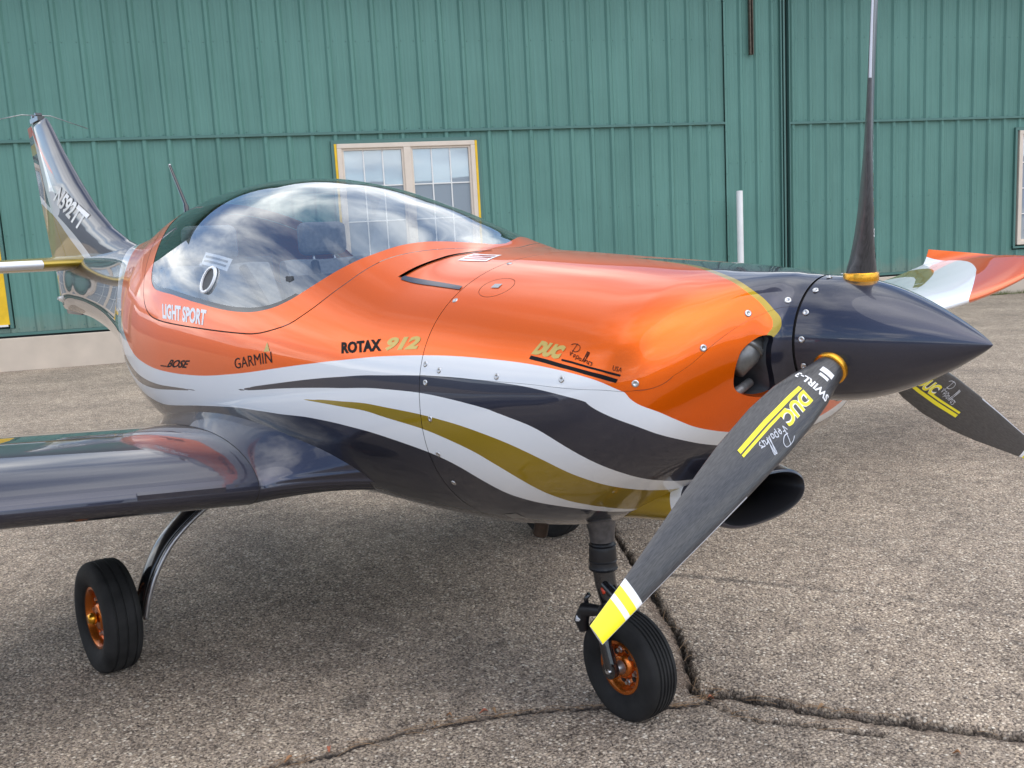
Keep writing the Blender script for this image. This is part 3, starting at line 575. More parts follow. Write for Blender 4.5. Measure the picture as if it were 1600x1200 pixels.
FUS.cut(lambda q:1-q[:,1],19)
for _k in (0,1): FUS.part('canopy_seal',lambda b:_seal(b) and bit(b,19)==_k,lambda b:'gloss_black',['gloss_black'],canopy,FL,-.001)
glass_o=FUS.part('canopy_glass',lambda b:bit(b,9) and not _seal(b),lambda b:'canopy_perspex',['canopy_perspex'],canopy,FL,-.001)
ucowl=FUS.part('upper_cowl',lambda b:bit(b,11) and bit(b,13) and not bit(b,14) and not oilring(b),livery,PAINT,AIR,FL)
lcowl=FUS.part('lower_cowl',lambda b:bit(b,11) and not bit(b,12) and not bit(b,14),livery,PAINT,AIR,FL)
FUS.part('canopy_seam',lambda b:bit(b,7) and not bit(b,8) and not bit(b,9),lambda b:'gap_dark',['gap_dark'],canopy,FL,-.003)
FUS.part('cowl_seam',lambda b:bit(b,10) and not bit(b,11) ,seam_mat,['seam_orange','gap_dark','seam_grey'],ucowl,FL,-.0012)
FUS.part('cowl_split_line',lambda b:bit(b,11) and bit(b,12) and not bit(b,13) and not bit(b,14),seam_mat,['seam_orange','gap_dark','seam_grey'],lcowl,FL,-.001)
FUS.part('oil_door_seam',oilring,lambda b:'seam_orange',['seam_orange'],ucowl,FL,-.0012)
for o in (fuselage,canopy,ucowl,lcowl):
    pass
def fus_n(u,t): return FUS.normals(np.stack([np.atleast_1d(u),np.atleast_1d(t)],1),FL)
def on_fus(u,t,off=0):
    u=np.atleast_1d(np.asarray(u,float));t=np.atleast_1d(np.asarray(t,float)); return surf(u,t)+fus_n(u,t)*off
def bil(c,v):
    c=np.asarray(c,float); s,t=v[:,0:1],v[:,1:2]; return c[0]*(1-s)*(1-t)+c[1]*s*(1-t)+c[2]*s*t+c[3]*(1-s)*t
def grid2(nx,ny):
    v=np.array([(i/nx,j/ny) for i in range(nx+1) for j in range(ny+1)]); f=[(i*(ny+1)+j,(i+1)*(ny+1)+j,(i+1)*(ny+1)+j+1,i*(ny+1)+j+1) for i in range(nx) for j in range(ny)]; return v,f
def decal(v,f,corners,mat,parent,name='lettering',off=.0009,**k):
    ut=bil(corners,v); P=on_fus(ut[:,0],ut[:,1],off); n=fus_n(ut[:,0],ut[:,1])
    # faces wound towards the outside
    if len(f[0])>=3:
        a,b,c=P[f[0][0]],P[f[0][1]],P[f[0][2]]
        if np.dot(np.cross(b-a,c-a),n[f[0][0]])<0: f=[q[::-1] for q in f]
    return mesh(name,P,f,mat,parent,True,None,n,**k)
def word(txt,corners,mat,parent,bold=.02,shear=0,**k):
    v,f,_=text2d(txt,bold,shear); return decal(v,f,corners,mat,parent,**k)
word('ROTAX',[(-.5362,.5806),(-.3665,.5972),(-.381,.6243),(-.5466,.6035)],'black_print',fuselage,.05)
word('912',[(-.3521,.5983),(-.2222,.6076),(-.2283,.6388),(-.3560,.6284)],'gold_print',fuselage,.055,.25)
word('GARMIN',[(-1.131,.5244),(-.8931,.5431),(-.9034,.5618),(-1.1414,.541)],'black_print',fuselage,.0)
decal(np.array([(0,0),(1,0),(.5,1)]),[(0,1,2)],[(-.947,.5590),(-.912,.5620),(-.916,.5780),(-.948,.5750)],'gold_print',fuselage,'emblem')
word('BOSE',[(-1.735,.5057),(-1.519,.5115),(-1.4931,.5254),(-1.700,.5202)],'black_print',fuselage,.03,.3)
v,f=grid2(6,1); decal(v,f,[(-1.80,.5055),(-1.735,.5065),(-1.735,.5085),(-1.80,.5075)],'black_print',fuselage,'emblem')
word('LIGHT SPORT',[(-1.7828,.5880),(-1.3793,.5857),(-1.3845,.6118),(-1.8138,.6139)],'white_print',canopy,.045,0)
word('DUC',[(0.1573,0.6152),(0.2463,0.6027),(0.2525,0.6355),(0.1691,0.6492)],'gold_print',ucowl,.085,.18)
def ribbon(bot,top,mat,parent,name='emblem',off=.0011):
    a,b=catmull(bot,8),catmull(top,8); n=len(a); q=np.concatenate([a,.5*(a+b),b]); f=[(r*n+i,r*n+i+1,(r+1)*n+i+1,(r+1)*n+i) for r in (0,1) for i in range(n-1)]
    P=on_fus(q[:,0],q[:,1],off); return mesh(name,P,f,mat,parent,True,None,fus_n(q[:,0],q[:,1]))
ribbon([(0.1565,0.6035),(0.2020,0.5955),(0.2459,0.5855),(0.2878,0.5747),(0.3271,0.5606),(0.3631,0.5456),(0.3974,0.5290)],[(0.1587,0.6118),(0.2056,0.6039),(0.2495,0.5939),(0.2932,0.5819),(0.3307,0.5689),(0.3685,0.5539),(0.4009,0.5373)],'black_print',ucowl)
ribbon([(0.2517,0.5997),(0.2800,0.5927),(0.3084,0.5835),(0.3329,0.5743),(0.3589,0.5643),(0.3812,0.5539),(0.4042,0.5431)],[(0.2513,0.6043),(0.2802,0.5976),(0.3084,0.5885),(0.3347,0.5789),(0.3611,0.5685),(0.3848,0.5581),(0.4061,0.5477)],'black_print',ucowl)
word('USA',[(0.3866,0.5622),(0.4061,0.5539),(0.4078,0.5647),(0.3866,0.5751)],'black_print',ucowl,.0)
def strokes(lines,w,corners,mat,parent,name='lettering'):
    """hand lettering as thin ribbons in the unit square"""
    V=[];F=[]
    for ln in lines:
        P=catmull(ln,5) if len(ln)>2 else np.array(ln,float); T=np.gradient(P,axis=0); T/=np.linalg.norm(T,axis=1,keepdims=True)+1e-9; n=np.stack([-T[:,1]*.55,T[:,0]],1)*w; b=len(V)
        for p,q in zip(P,n): V+=[p+q,p-q]
        F+=[(b+2*i,b+2*i+2,b+2*i+3,b+2*i+1) for i in range(len(P)-1)]
    if corners is None: return np.array(V),F
    return decal(np.array(V),F,corners,mat,parent,name)
SCRIPT=[[(.16,.32),(.24,.7),(.30,.98)],[(.05,.8),(.2,.93),(.42,.9),(.44,.66),(.3,.5),(.16,.52)],[(.10,.42),(.14,.22),(.17,.36),(.24,.36)],[(.27,.3),(.33,.36),(.34,.24),(.27,.26),(.30,.16)],[(.38,.08),(.42,.34),(.50,.3),(.45,.16),(.41,.2)],[(.54,.26),(.60,.26),(.58,.12),(.52,.16),(.54,.26)],[(.64,.10),(.80,.62),(.78,.72),(.69,.12)],[(.72,.08),(.86,.6),(.84,.7),(.76,.12)],[(.78,.2),(.86,.24),(.84,.1),(.92,.08)],[(.9,.02),(.92,.22),(.99,.2)],[(1.06,.18),(.98,.2),(1.04,.08),(.96,.02)]]
strokes(SCRIPT,.018,[(0.2629,0.6063),(0.3333,0.5814),(0.3275,0.6251),(0.2587,0.6488)],'black_print',ucowl)
# black vent trim and white placard on the top deck
ribbon([(-.4621,.7783),(-.3918,.7762),(-.3088,.7741),(-.206,.7690)],[(-.4675,.7908),(-.4026,.7918),(-.3196,.7887),(-.209,.7810)],'charcoal_paint',fuselage,'vent_trim',.0018)
ribbon([(-.4802,.7824),(-.4675,.824),(-.4531,.8636),(-.4440,.8948),(-.4224,.9281),(-.40,.96)],[(-.4640,.7866),(-.4530,.8282),(-.4400,.8677),(-.4330,.8948),(-.4140,.926),(-.394,.96)],'black_plastic',fuselage,'vent_trim',.0019)
v,f=grid2(6,4); decal(v,f,[(-.3846,.8802),(-.280,.8886),(-.2998,.9343),(-.4008,.9239)],'white_print',fuselage,'placard',.0012)
for k in range(3):
    v,f=grid2(6,1); c=np.array([(-.3846,.8802),(-.280,.8886),(-.2998,.9343),(-.4008,.9239)]); q=np.array([(.1,.2+.25*k),(.9,.2+.25*k),(.9,.33+.25*k),(.1,.33+.25*k)]); decal(v,f,bil(c,q),'red_paint',fuselage,'placard_text',.0018)
v,f=grid2(2,2); decal(v,f,[(-.108,.784),(-.084,.786),(-.086,.800),(-.110,.798)],'screw_steel',ucowl,'oil_door_latch',.0015)
# fasteners
def fastener(u,t,parent,r=.0075,both=True):
    for tt in ((t,2-t) if both else (t,)):
        p=on_fus(u,tt)[0]; n=Vector(fus_n(u,tt)[0]); 
        mb=MB(); prof=[(0.0,r),(.0012,r),(.0020,r*.8),(.0022,r*.45),(.0012,r*.38),(.0010,0)]; mb.lathe(prof,14,'x')
        o=mb.build('screw','screw_steel',parent); o.matrix_world=Matrix.Translation(p)@n.to_track_quat('X','Z').to_matrix().to_4x4(); 
for u,t in ((-.1844,.5785),(-.1303,.5681),(.0681,.5639),(0.2633,0.5564),(0.4368,0.5169),(0.5742,0.5573),(0.7442,0.7242),(0.6602,0.6680),(-.185,.7366),(-.185,.8865)): fastener(u,t,ucowl)
for u,t in ((-.1772,.541),(-.1645,.4828),(-.1645,.412),(-.1627,.3392)): fastener(u,t,lcowl)
# cowl inlets: rounded lip, duct and engine behind
def inlet(side):
    P=catmull(INLET,6,True); P=P if side<0 else P*np.array([1,-1])+np.array([0,2]); S=on_fus(P[:,0],P[:,1]); N=fus_n(P[:,0],P[:,1]); c=S.mean(0); n=len(P)
    rings=[S]
    for dn,sc,dx in ((-.004,.99,-.002),(-.010,.97,-.008),(-.014,.97,-.03),(-.014,1.0,-.10)): R=c+(S-c)*sc+N*dn; R=R+np.array([dx,0,0]); rings.append(R)
    V=np.concatenate(rings); F=[]
    for i in range(len(rings)-1):
        for k in range(n): F.append((i*n+k,i*n+(k+1)%n,(i+1)*n+(k+1)%n,(i+1)*n+k))
    lip=mesh('inlet_lip',V[:3*n],F[:2*n],['orange_paint','charcoal_paint'],ucowl,True,[1 if P[q[0]%n,0]>.706 else 0 for q in F[:2*n]])
    duct=mesh('inlet_duct',V[2*n:],[tuple(i-2*n for i in q) for q in F[2*n:]],'cabin_dark',ucowl)
    y=side
    MB().tube([(.512,y*.148,1.075),(.517,y*.178,1.048),(.510,y*.205,1.02)],[.030,.033,.026],20).tube([(.515,y*.165,1.063),(.515,y*.171,1.056)],.037,20).build('alternator','bright_metal',ucowl)
    e=MB(); e.box((.34,min(y*.04,y*.25),.88),(.42,max(y*.04,y*.25),1.10)) 
    for k in range(6): e.box((.42,min(y*.09,y*.24),.895+k*.03),(.44,max(y*.09,y*.24),.904+k*.03))
    e.build('engine_block','engine_grey',ucowl,False)
    MB().tube([(.51,y*.15,.985),(.515,y*.19,.975),(.500,y*.215,.960),(.47,y*.235,.94)],.010,12).tube([(.485,y*.21,1.05),(.49,y*.215,.99),(.48,y*.21,.91)],.006,10).tube([(.46,y*.235,.925),(.475,y*.20,.915),(.485,y*.15,.93)],.013,12).build('engine_hose','engine_grey',ucowl)
    MB().tube([(.475,y*.225,.99),(.48,y*.22,.965),(.475,y*.205,.94)],[.016,.020,.016],14).build('coolant_fitting','bright_metal',ucowl)
inlet(-1); inlet(1)
# ------------------------------------------------------------------ spinner and propeller
XP=.675; ZP=1.067
def spinner():
    pr=[(.604,.0),(.604,.128),(.606,.131)]
    K=np.array([(.606,.131),(.66,.1272),(.71,.1175),(.76,.1015),(.81,.0795),(.86,.053),(.90,.028),(.925,.010),(.934,.0015)]); c=catmull(K,6)
    o=MB().lathe(pr+[tuple(p) for p in c[1:]]+[(.9345,0)],72,'x').build('spinner','charcoal_paint',AIR); o.location=(0,0,ZP); autosmooth(o,50); return o
spin=spinner()
MB().lathe([(.596,.0),(.596,.126),(.606,.126),(.606,.0)],48,'x').build('spinner_backplate','gap_dark',spin,False)
for k in range(15):
    a=2*math.pi*k/15+.13; p=Vector((.622,.1315*math.cos(a),.1315*math.sin(a)))
    o=MB().lathe([(0,.0065),(.0012,.0065),(.002,.005),(.0021,.0026),(.0012,.0022),(.001,0)],12,'x').build('screw','screw_steel',spin); o.matrix_local=Matrix.Translation(p)@Vector((0.03,p.y,p.z)).normalized().to_track_quat('X','Z').to_matrix().to_4x4()
BR=np.array([.10,.135,.165,.21,.27,.36,.48,.60,.70,.78,.84,.90]); BC=np.array([.058,.060,.070,.088,.102,.108,.102,.086,.068,.054,.045,.036]); BTH=np.array([.060,.058,.044,.032,.024,.0175,.014,.011,.0085,.007,.006,.005]); BB=np.radians([52,50,46,42,38,33,28,24.5,22,20.5,20,19.5]); BO=np.array([.5,.5,.48,.46,.44,.42,.41,.42,.44,.47,.50,.53])
def blade_pt(r,a):
    """a in [0,1]: trailing edge, front face, leading edge (.5), rear face"""
    r=np.asarray(r,float);a=np.asarray(a,float); c=np.interp(r,BR,BC);th=np.interp(r,BR,BTH);be=np.interp(r,BR,BB);of=np.interp(r,BR,BO)
    ph=2*np.pi*a; xi=.5*(1-np.cos(ph))    # 0 at TE,1 at LE
    shape=np.sin(ph); rd=np.clip((r-.135)/.12,0,1)
    prof=shape*(1-rd)+rd*np.sign(shape)*np.abs(shape)**.9*(.75+.5*xi)*np.where(shape>0,1.15,.75)
    q=(xi-1+of)*c; w=.5*th*prof
    x=q*np.sin(be)+w*np.cos(be)+.055*np.clip(r-.12,0,2); y=-(q*np.cos(be)-w*np.sin(be)); return np.stack([x,y,r],-1)
def blade_sheet(): return Sheet(np.concatenate([np.linspace(.10,.27,18),np.linspace(.28,.90,64)]),np.linspace(0,1,57),lambda u,t:blade_pt(u,t))
BL=blade_sheet()
BL.cut(lambda q:(q[:,1]-.445)*10,0); BL.cut(lambda q:(.545-q[:,1])*10,1); BL.cut(lambda q:q[:,0]-.50,2)
def tip_lines():
    for k,(a,s) in enumerate(((.800,.0),(.815,0),(.832,0),(.843,0))): yield k,a
for k,a in tip_lines(): BL.cut(lambda q,a=a:q[:,0]-a,3+k)
def blade_mat(b):
    if bit(b,0) and bit(b,1) and bit(b,2): return 'steel'
    front=None
    return 'carbon_blade'
BL.cut(lambda q:(q[:,1]-.035)*10,7)
def blade_mat2(b):
    if bit(b,0) and bit(b,1) and bit(b,2): return 'silver_print'
    if bit(b,7) and not bit(b,0) and bit(b,3):
        if bit(b,6): return 'yellow_print'
        if bit(b,5): return 'white_print'
        if bit(b,4): return 'yellow_print'
        return 'white_print'
    return 'carbon_blade'
def on_blade(r,a,off): 
    p=blade_pt(r,a); n=BL.normals(np.stack([r,a],1),BFL); return p+n*off,n
BFL=1
def seam_mat(b):
    m=livery(b); return 'seam_orange' if m=='orange_paint' else ('seam_grey' if m=='white_paint' else 'gap_dark')
_t=BL.normals(np.array([(.5,.25)]),1)[0]
BFL=1 if _t[0]>0 else -1
def blade_decal(v,f,corners,mat,parent,off=.0009):
    ra=bil(corners,v); P,n=on_blade(ra[:,0],ra[:,1],off); a,b,c=P[f[0][0]],P[f[0][1]],P[f[0][2]]
    if np.dot(np.cross(b-a,c-a),n[f[0][0]])<0: f=[q[::-1] for q in f]
    return mesh('lettering',P,f,mat,parent,True,None,n)
PROP_ANGLES=(.5,113.6,243.5); PROP_OFF=0.0
def xi2a(x): return math.acos(1-2*x)/(2*math.pi)
def build_blade(deg):
    b=BL.part('propeller_blade',lambda b:True,blade_mat2,['carbon_blade','silver_print','yellow_print','white_print'],AIR,BFL)
    b.location=(XP,0,ZP+.004); b.rotation_euler=(math.radians(deg+PROP_OFF),0,0)
    n=56; tip=blade_pt(np.full(n,.90),np.arange(n)/n); mesh('blade_tip',tip,[tuple(range(n))],'silver_print',b,False)
    MB().lathe([(.104,.030),(.104,.0335),(.106,.0345),(.128,.0345),(.1305,.0335),(.1305,.028)],40,'z').build('root_ring','gold_alloy',b)
    # lettering runs along the blade: text x towards the tip, text up towards the leading edge reversed as on the real blade
    def C(r0,r1,x0,x1): return [(r0,xi2a(x0)),(r1,xi2a(x0)),(r1,xi2a(x1)),(r0,xi2a(x1))]
    v,f=grid2(16,2)
    blade_decal(v,f,C(.235,.455,.30,.38),'yellow_print',b); blade_decal(v,f,C(.30,.455,.41,.46),'yellow_print',b)
    for m,bo,off in (('white_print',.075,.0006),('yellow_print',.035,.0010)):
        t,tf,_=text2d('DUC',bo,.12); blade_decal(t,tf,[(.235,xi2a(.41)),(.325,xi2a(.41)),(.325,xi2a(.70)),(.235,xi2a(.70))],m,b,off)
    t,tf=strokes(SCRIPT,.02,None,None,None); blade_decal(t,tf,C(.325,.405,.48,.92),'silver_print',b)
    t,tf,_=text2d('SWIRL-3',.03,0); blade_decal(t,tf,[(.200,.405),(.200,.09),(.217,.09),(.217,.405)],'white_print',b)
    v,f=grid2(3,4); blade_decal(v,f,[(.158,.20),(.170,.20),(.170,.33),(.158,.33)],'white_print',b); blade_decal(v,f,[(.174,.22),(.181,.22),(.181,.31),(.174,.31)],'white_print',b)
    return b
for a in PROP_ANGLES: build_blade(a)
# ------------------------------------------------------------------ chin scoop
def scoop():
    stn=[(.435,.690,.162,.047),(.432,.690,.168,.053),(.42,.690,.172,.057),(.36,.694,.170,.070),(.26,.690,.182,.074),(.12,.668,.190,.068),(-.05,.625,.19,.055)]
    def ring(x,zc,hy,hz,n=64): 
        a=np.arange(n)*2*np.pi/n; c,s=np.cos(a),np.sin(a); return np.stack([x+ (s*-.012),hy*np.sign(c)*np.abs(c)**.85,zc+hz*np.sign(s)*np.abs(s)**.85],1)
    n=64; xs=np.linspace(0,len(stn)-1,40); S=np.array(stn); K=catmull(S,7); R=[ring(*k) for k in K]; V=np.concatenate(R); F=[];mi=[]
    for i in range(len(R)-1):
        for k in range(n):
            F.append((i*n+k,i*n+(k+1)%n,(i+1)*n+(k+1)%n,(i+1)*n+k)); xm=K[i][0]; mi.append(0 if xm>.345 else (1 if xm>.315 else 2))
    o=mesh('chin_scoop',V,F,['charcoal_paint','white_paint','gold_paint'],lcowl,True,mi)
    I=[ring(.435,.690,.162,.047),ring(.425,.690,.156,.042),ring(.36,.690,.150,.040),ring(.25,.69,.14,.040)]; V=np.concatenate(I); F=[(i*n+k,(i+1)*n+k,(i+1)*n+(k+1)%n,i*n+(k+1)%n) for i in range(3) for k in range(n)]+[tuple(3*n+k for k in range(n))]
    mesh('scoop_duct',V,F,'black_plastic',o)
scoop()
# ------------------------------------------------------------------ wings
def naca(th,m=.02,p=.4,n=81,sharp=True):
    """closed outline from trailing edge over the top to the leading edge and back underneath; (x from LE, z), chord 1"""
    b=np.linspace(0,np.pi,n//2+1); x=.5*(1-np.cos(b)); yt=5*th*(.2969*np.sqrt(x)-.126*x-.3516*x**2+.2843*x**3-.1030*x**4); yc=np.where(x<p,m/p**2*(2*p*x-x*x),m/(1-p)**2*((1-2*p)+2*p*x-x*x))
    up=np.stack([x,yc+yt],1)[::-1]; lo=np.stack([x,yc-yt],1)[1:]; return np.concatenate([up,lo])
AF=naca(.155); AFN=len(AF); AFA=np.linspace(0,1,AFN)
def af(a,th=1.0): return np.interp(a,AFA,AF[:,0]),np.interp(a,AFA,AF[:,1])*th
Y0=.67; YT=4.50
WL=.30
def wing_fn(side,D):
    def ev(s,a):
        """s: distance along the span from the root joint; beyond the span the tip turns up, most at the trailing edge"""
        s,a=np.broadcast_arrays(np.asarray(s,float),np.asarray(a,float)); span=YT-Y0; sq=np.minimum(s,span); q=sq/span
        chord=1.29-.50*q; le=-.785+.12*q; xa,za=af(a); k=np.clip((s-span)/WL,0,1); f=np.clip((xa-.06)/.94,0,1)**.8; f=f*np.clip(1-np.clip(xa-1,0,1),0,1)
        curl=.075*np.clip((sq-(3.5-Y0))/.95,0,2)**2; k2=k**1.5
        y=Y0+sq+.12*k*(.35+.65*f); z=.643+D*sq+curl+.10*f*k2
        th=chord*(1-.25*q)*(1-.75*k); ang=math.atan(D)+.2*np.clip((sq-(3.5-Y0))/.95,0,1)+.9*f*k
        x=le-xa*chord*(1-.05*k)-.06*k
        return np.stack([x,side*(y-za*th*np.sin(ang)),z+za*th*np.cos(ang)],-1)
    return ev
def build_wing(side,D):
    ev=wing_fn(side,D); span=YT-Y0; smax=span+WL
    ss=np.concatenate([np.linspace(0,.8,24),np.linspace(.85,span,50),np.linspace(span+.01,smax,22)]); sh=Sheet(ss,np.concatenate([np.linspace(0,.42,26),np.linspace(.43,.57,24),np.linspace(.58,1,20)]),ev)
    def xy(uv): 
        P=ev(uv[:,0],uv[:,1]); return np.stack([P[:,0],np.abs(P[:,1])],1)
    OR=[(-2.2,4.75),(-1.6,4.62),(-1.25,4.48),(-1.087,4.363),(-.963,4.185),(-.897,4.047),(-.732,3.625),(-.60,3.2),(-.5,2.9),(-.2,2.8),(-.2,5.6),(-2.2,5.6)]
    WH=[(-2.4,2.0),(-1.9,2.3),(-1.5,2.35),(-1.2,2.2),(-.9,1.95),(-.6,1.8),(-.3,1.7),(-.3,5.6),(-2.4,5.6)]
    GO=[(-1.9,4.30),(-1.5,4.36),(-1.34,4.32),(-1.255,4.235),(-1.196,4.13),(-1.133,3.976),(-.989,3.551),(-.93,3.30),(-1.012,3.501),(-1.15,3.80),(-1.222,3.94),(-1.317,4.06),(-1.5,4.12),(-1.9,4.05)]
    f0,f1,f2=sdf_poly(cm(WH,3)),sdf_poly(cm(GO,4)),sdf_poly(cm(OR,3))
    sh.cut(lambda q:f0(xy(q)),0); sh.cut(lambda q:f1(xy(q)),1); sh.cut(lambda q:f2(xy(q)),2)
    sh.cut(lambda q:(q[:,0]-.0022),3)
    # hinge gap of flap and aileron on the upper side
    xa=lambda q:af(q[:,1])[0]
    sh.cut(lambda q:np.where(q[:,1]<.5,xa(q)-.752,-1)*1.,4); sh.cut(lambda q:np.where(q[:,1]<.5,xa(q)-.7555,-1)*1.,5); sh.cut(lambda q:(span-.15-q[:,0]),6)
    def mat(b):
        if not bit(b,3): return 'gap_dark'
        if bit(b,4) and not bit(b,5) and bit(b,6): return 'gap_dark'
        if bit(b,2): return 'orange_paint'
        if bit(b,1): return 'gold_paint'
        return 'white_paint' if bit(b,0) else 'charcoal_paint'
    t=sh.normals(np.array([(1.,.25)]),1)[0]; fl=1 if t[2]>0 else -1
    w=sh.part('wing',lambda b:True,mat,['charcoal_paint','white_paint','gold_paint','orange_paint','gap_dark'],AIR,fl)
    n=AFN; P=ev(np.full(n,smax),AFA); mesh('wingtip_cap',P,[tuple(range(n))],'orange_paint',w,False)
    # stall strip on the leading edge
    V=[];F=[]
    for i,s in enumerate(np.linspace(.10,.34,9)):
        a0=ev(s,.474);a1=ev(s,.497); nn=np.array([.75,0,.66]); V+=[a0+nn*.0005,(a0+a1)/2+nn*.0065,a1+nn*.0005]
        if i: b=3*i; F+=[(b-3,b,b+1,b-2),(b-2,b+1,b+2,b-1)]
    F+=[(0,1,2),(24,25,26)]; mesh('stall_strip',V,F,'gap_dark' if False else 'charcoal_paint',w,False)
    # root fairing: circular fillet between wing and body
    def fair(s,a):
        s,a=np.broadcast_arrays(np.asarray(s,float),np.asarray(a,float)); ch=1.29; xa,za=af(a); h=1e-3; xb,zb=af(np.clip(a+h,0,1)); xc,zc=af(np.clip(a-h,0,1)); tx,tz=-(xb-xc),(zb-zc); L=np.hypot(tx,tz)+1e-12; nx,nz=-tz/L,tx/L   # outward in (x forward,z)
        sg=1.0; g=1-np.sqrt(np.clip(1-s*s,0,1)); k=np.clip(nz,0,1); f=np.clip(nx,0,1)
        k=np.clip((nz+.45)/1.45,0,1); k=k*k*(3-2*k); r=.04+.205*k+.05*f*(1-k)
        X=-.785-xa*ch+nx*r*g+.33*f*np.clip(s,0,None)**1.7; Z=.643+za*ch+nz*r*g+.022*s*s*np.where(nz<0,1,0); Yb=.28+.13*k; d0=math.atan(D); Y=Y0-(Y0-Yb)*s-za*ch*math.sin(d0)*(1-s)
        # towards the tail the body narrows, so the fairing follows it inwards
        Y=Y-s*np.clip(xa-.55,0,1)*.20
        return np.stack([X,side*Y,Z],-1)
    fs=Sheet(np.sin(np.linspace(0,np.pi/2,26)),np.concatenate([np.linspace(.0005,.42,30),np.linspace(.43,.57,26),np.linspace(.58,.9995,24)]),fair)
    t=fs.normals(np.array([(.3,.25)]),1)[0]; fl=1 if t[2]>0 else -1
    V=None; fs.part('wing_root_fairing',lambda b:True,lambda b:'charcoal_paint',['charcoal_paint'],w,fl)
build_wing(-1,.125); build_wing(1,.070)
# ------------------------------------------------------------------ tail
ZL=np.array([1.15,1.30,1.381,1.426,1.508,1.633,1.803,2.003,2.20,2.262]); XL=np.array([-2.9,-3.25,-3.52,-3.73,-3.98,-4.236,-4.492,-4.755,-4.98,-5.06])
ZT=np.array([.985,1.376,1.774,2.262]); XT=np.array([-5.125,-5.335,-5.45,-5.555]); ZH=np.array([.985,1.365,1.723,2.262]); XH=np.array([-4.72,-4.90,-5.140,-5.405])
def fin_half(x,z):
    """half thickness of fin plus rudder at (x,z)"""
    l=np.interp(z,ZL,XL); t=np.interp(z,ZT,XT); c=np.maximum(l-t,.05); k=np.clip((l-x)/np.minimum(c,1.25),0,1.0); k=np.clip((l-x)/c,0,1); th=np.minimum(.10*c,.095)
    return th*(2.6*(.2969*np.sqrt(k)-.126*k-.3516*k**2+.2843*k**3-.1036*k**4))*2
def fin_sheet(xa,xb,z0,z1,nx,nz):
    """both sides of the surface between front edge xa(z) and rear edge xb(z); a in [0,1]: rear right -> front -> rear left"""
    def ev(z,a):
        z,a=np.broadcast_arrays(np.asarray(z,float),np.asarray(a,float)); k=np.abs(2*a-1); k=k**1.6; A,B=xa(z),xb(z); x=A+(B-A)*k; h=fin_half(x,z); tp=np.clip((2.262-z)/.03,0,1)**.5; return np.stack([x,np.where(a<.5,-h,h)*(.35+.65*tp),z],-1)
    return Sheet(np.linspace(z0,z1,nz),np.linspace(0,1,nx),ev),ev
GOLD_T=[(-5.9,1.76),(-5.466,1.739),(-5.285,1.698),(-5.005,1.618),(-4.703,1.47),(-4.401,1.315),(-4.33,1.2),(-4.3,.8),(-5.9,.8)]
WH_T=[(-5.9,1.83),(-5.458,1.791),(-5.237,1.725),(-4.926,1.625),(-4.60,1.500),(-4.33,1.37),(-4.18,1.26),(-4.1,1.1),(-4.1,.8),(-5.9,.8)]
LOWW=[(-5.9,1.27),(-5.15,1.265),(-4.85,1.23),(-4.60,1.15),(-4.47,1.02),(-4.42,.8),(-5.9,.8)]; LOWC=[(-5.9,1.20),(-5.15,1.20),(-4.9,1.165),(-4.68,1.09),(-4.56,.98),(-4.52,.8),(-5.9,.8)]
GREY=[(-5.47,2.33),(-5.36,2.25),(-5.12,2.00),(-4.90,1.76),(-4.84,1.66),(-5.0,1.62),(-5.30,1.70),(-5.44,2.0),(-5.52,2.3)]
REDW=[(-5.43,2.262),(-5.36,2.235),(-5.10,2.035),(-4.84,1.865),(-5.0,1.93),(-5.30,2.14)]
def tail_paint(sh,ev):
    def xz(q): P=ev(q[:,0],q[:,1]); return P[:,[0,2]]
    for k,pl in enumerate((GREY,REDW,WH_T,GOLD_T,LOWW,LOWC)):
        f=sdf_poly(cm(pl,3) if pl is not REDW else pl); sh.cut(lambda q,f=f:f(xz(q)),k)
    for k,z in enumerate((2.06,2.13,2.185,2.25)): sh.cut(lambda q,z=z:q[:,0]-z,6+k)
def tail_mat(rud):
    def m(b):
        if bit(b,5): return 'charcoal_paint'
        if bit(b,4): return 'white_paint'
        if bit(b,3): return 'gold_paint'
        if bit(b,2): return 'white_paint'
        if rud:
            if bit(b,9): return 'charcoal_paint'
            if bit(b,8): return 'red_paint'
            if bit(b,7): return 'charcoal_paint'
            if bit(b,6): return 'gold_paint'
            return 'charcoal_paint'
        if bit(b,1): return 'red_paint'
        if bit(b,0): return 'white_paint'
        return 'charcoal_paint'
    return m
TM=['charcoal_paint','white_paint','gold_paint','red_paint']
fsh,fev=fin_sheet(lambda z:np.interp(z,ZL,XL),lambda z:np.interp(z,ZH,XH)+.004,1.10,2.262,61,70); tail_paint(fsh,fev)
t=fsh.normals(np.array([(1.7,.2)]),1)[0]; fin=fsh.part('tail_fin',lambda b:True,tail_mat(False),TM,AIR,1 if t[1]<0 else -1)
rsh,rev=fin_sheet(lambda z:np.interp(z,ZH,XH)-.004,lambda z:np.interp(z,ZT,XT),.985,2.258,31,70); tail_paint(rsh,rev)
t=rsh.normals(np.array([(1.7,.2)]),1)[0]; rud=rsh.part('rudder',lambda b:True,tail_mat(True),TM,AIR,1 if t[1]<0 else -1)
for (A,B,Z,par) in ((lambda z:np.interp(z,ZL,XL),lambda z:np.interp(z,ZH,XH)+.004,2.262,fin),(lambda z:np.interp(z,ZH,XH)-.004,lambda z:np.interp(z,ZT,XT),2.258,rud),(lambda z:np.interp(z,ZH,XH)-.004,lambda z:np.interp(z,ZT,XT),.985,rud)):
    e=(fev if par is fin else rev); n=31; P=e(np.full(n,Z),np.linspace(0,1,n)); mesh('tip_cap',P,[tuple(range(n))],'charcoal_paint',par,False)
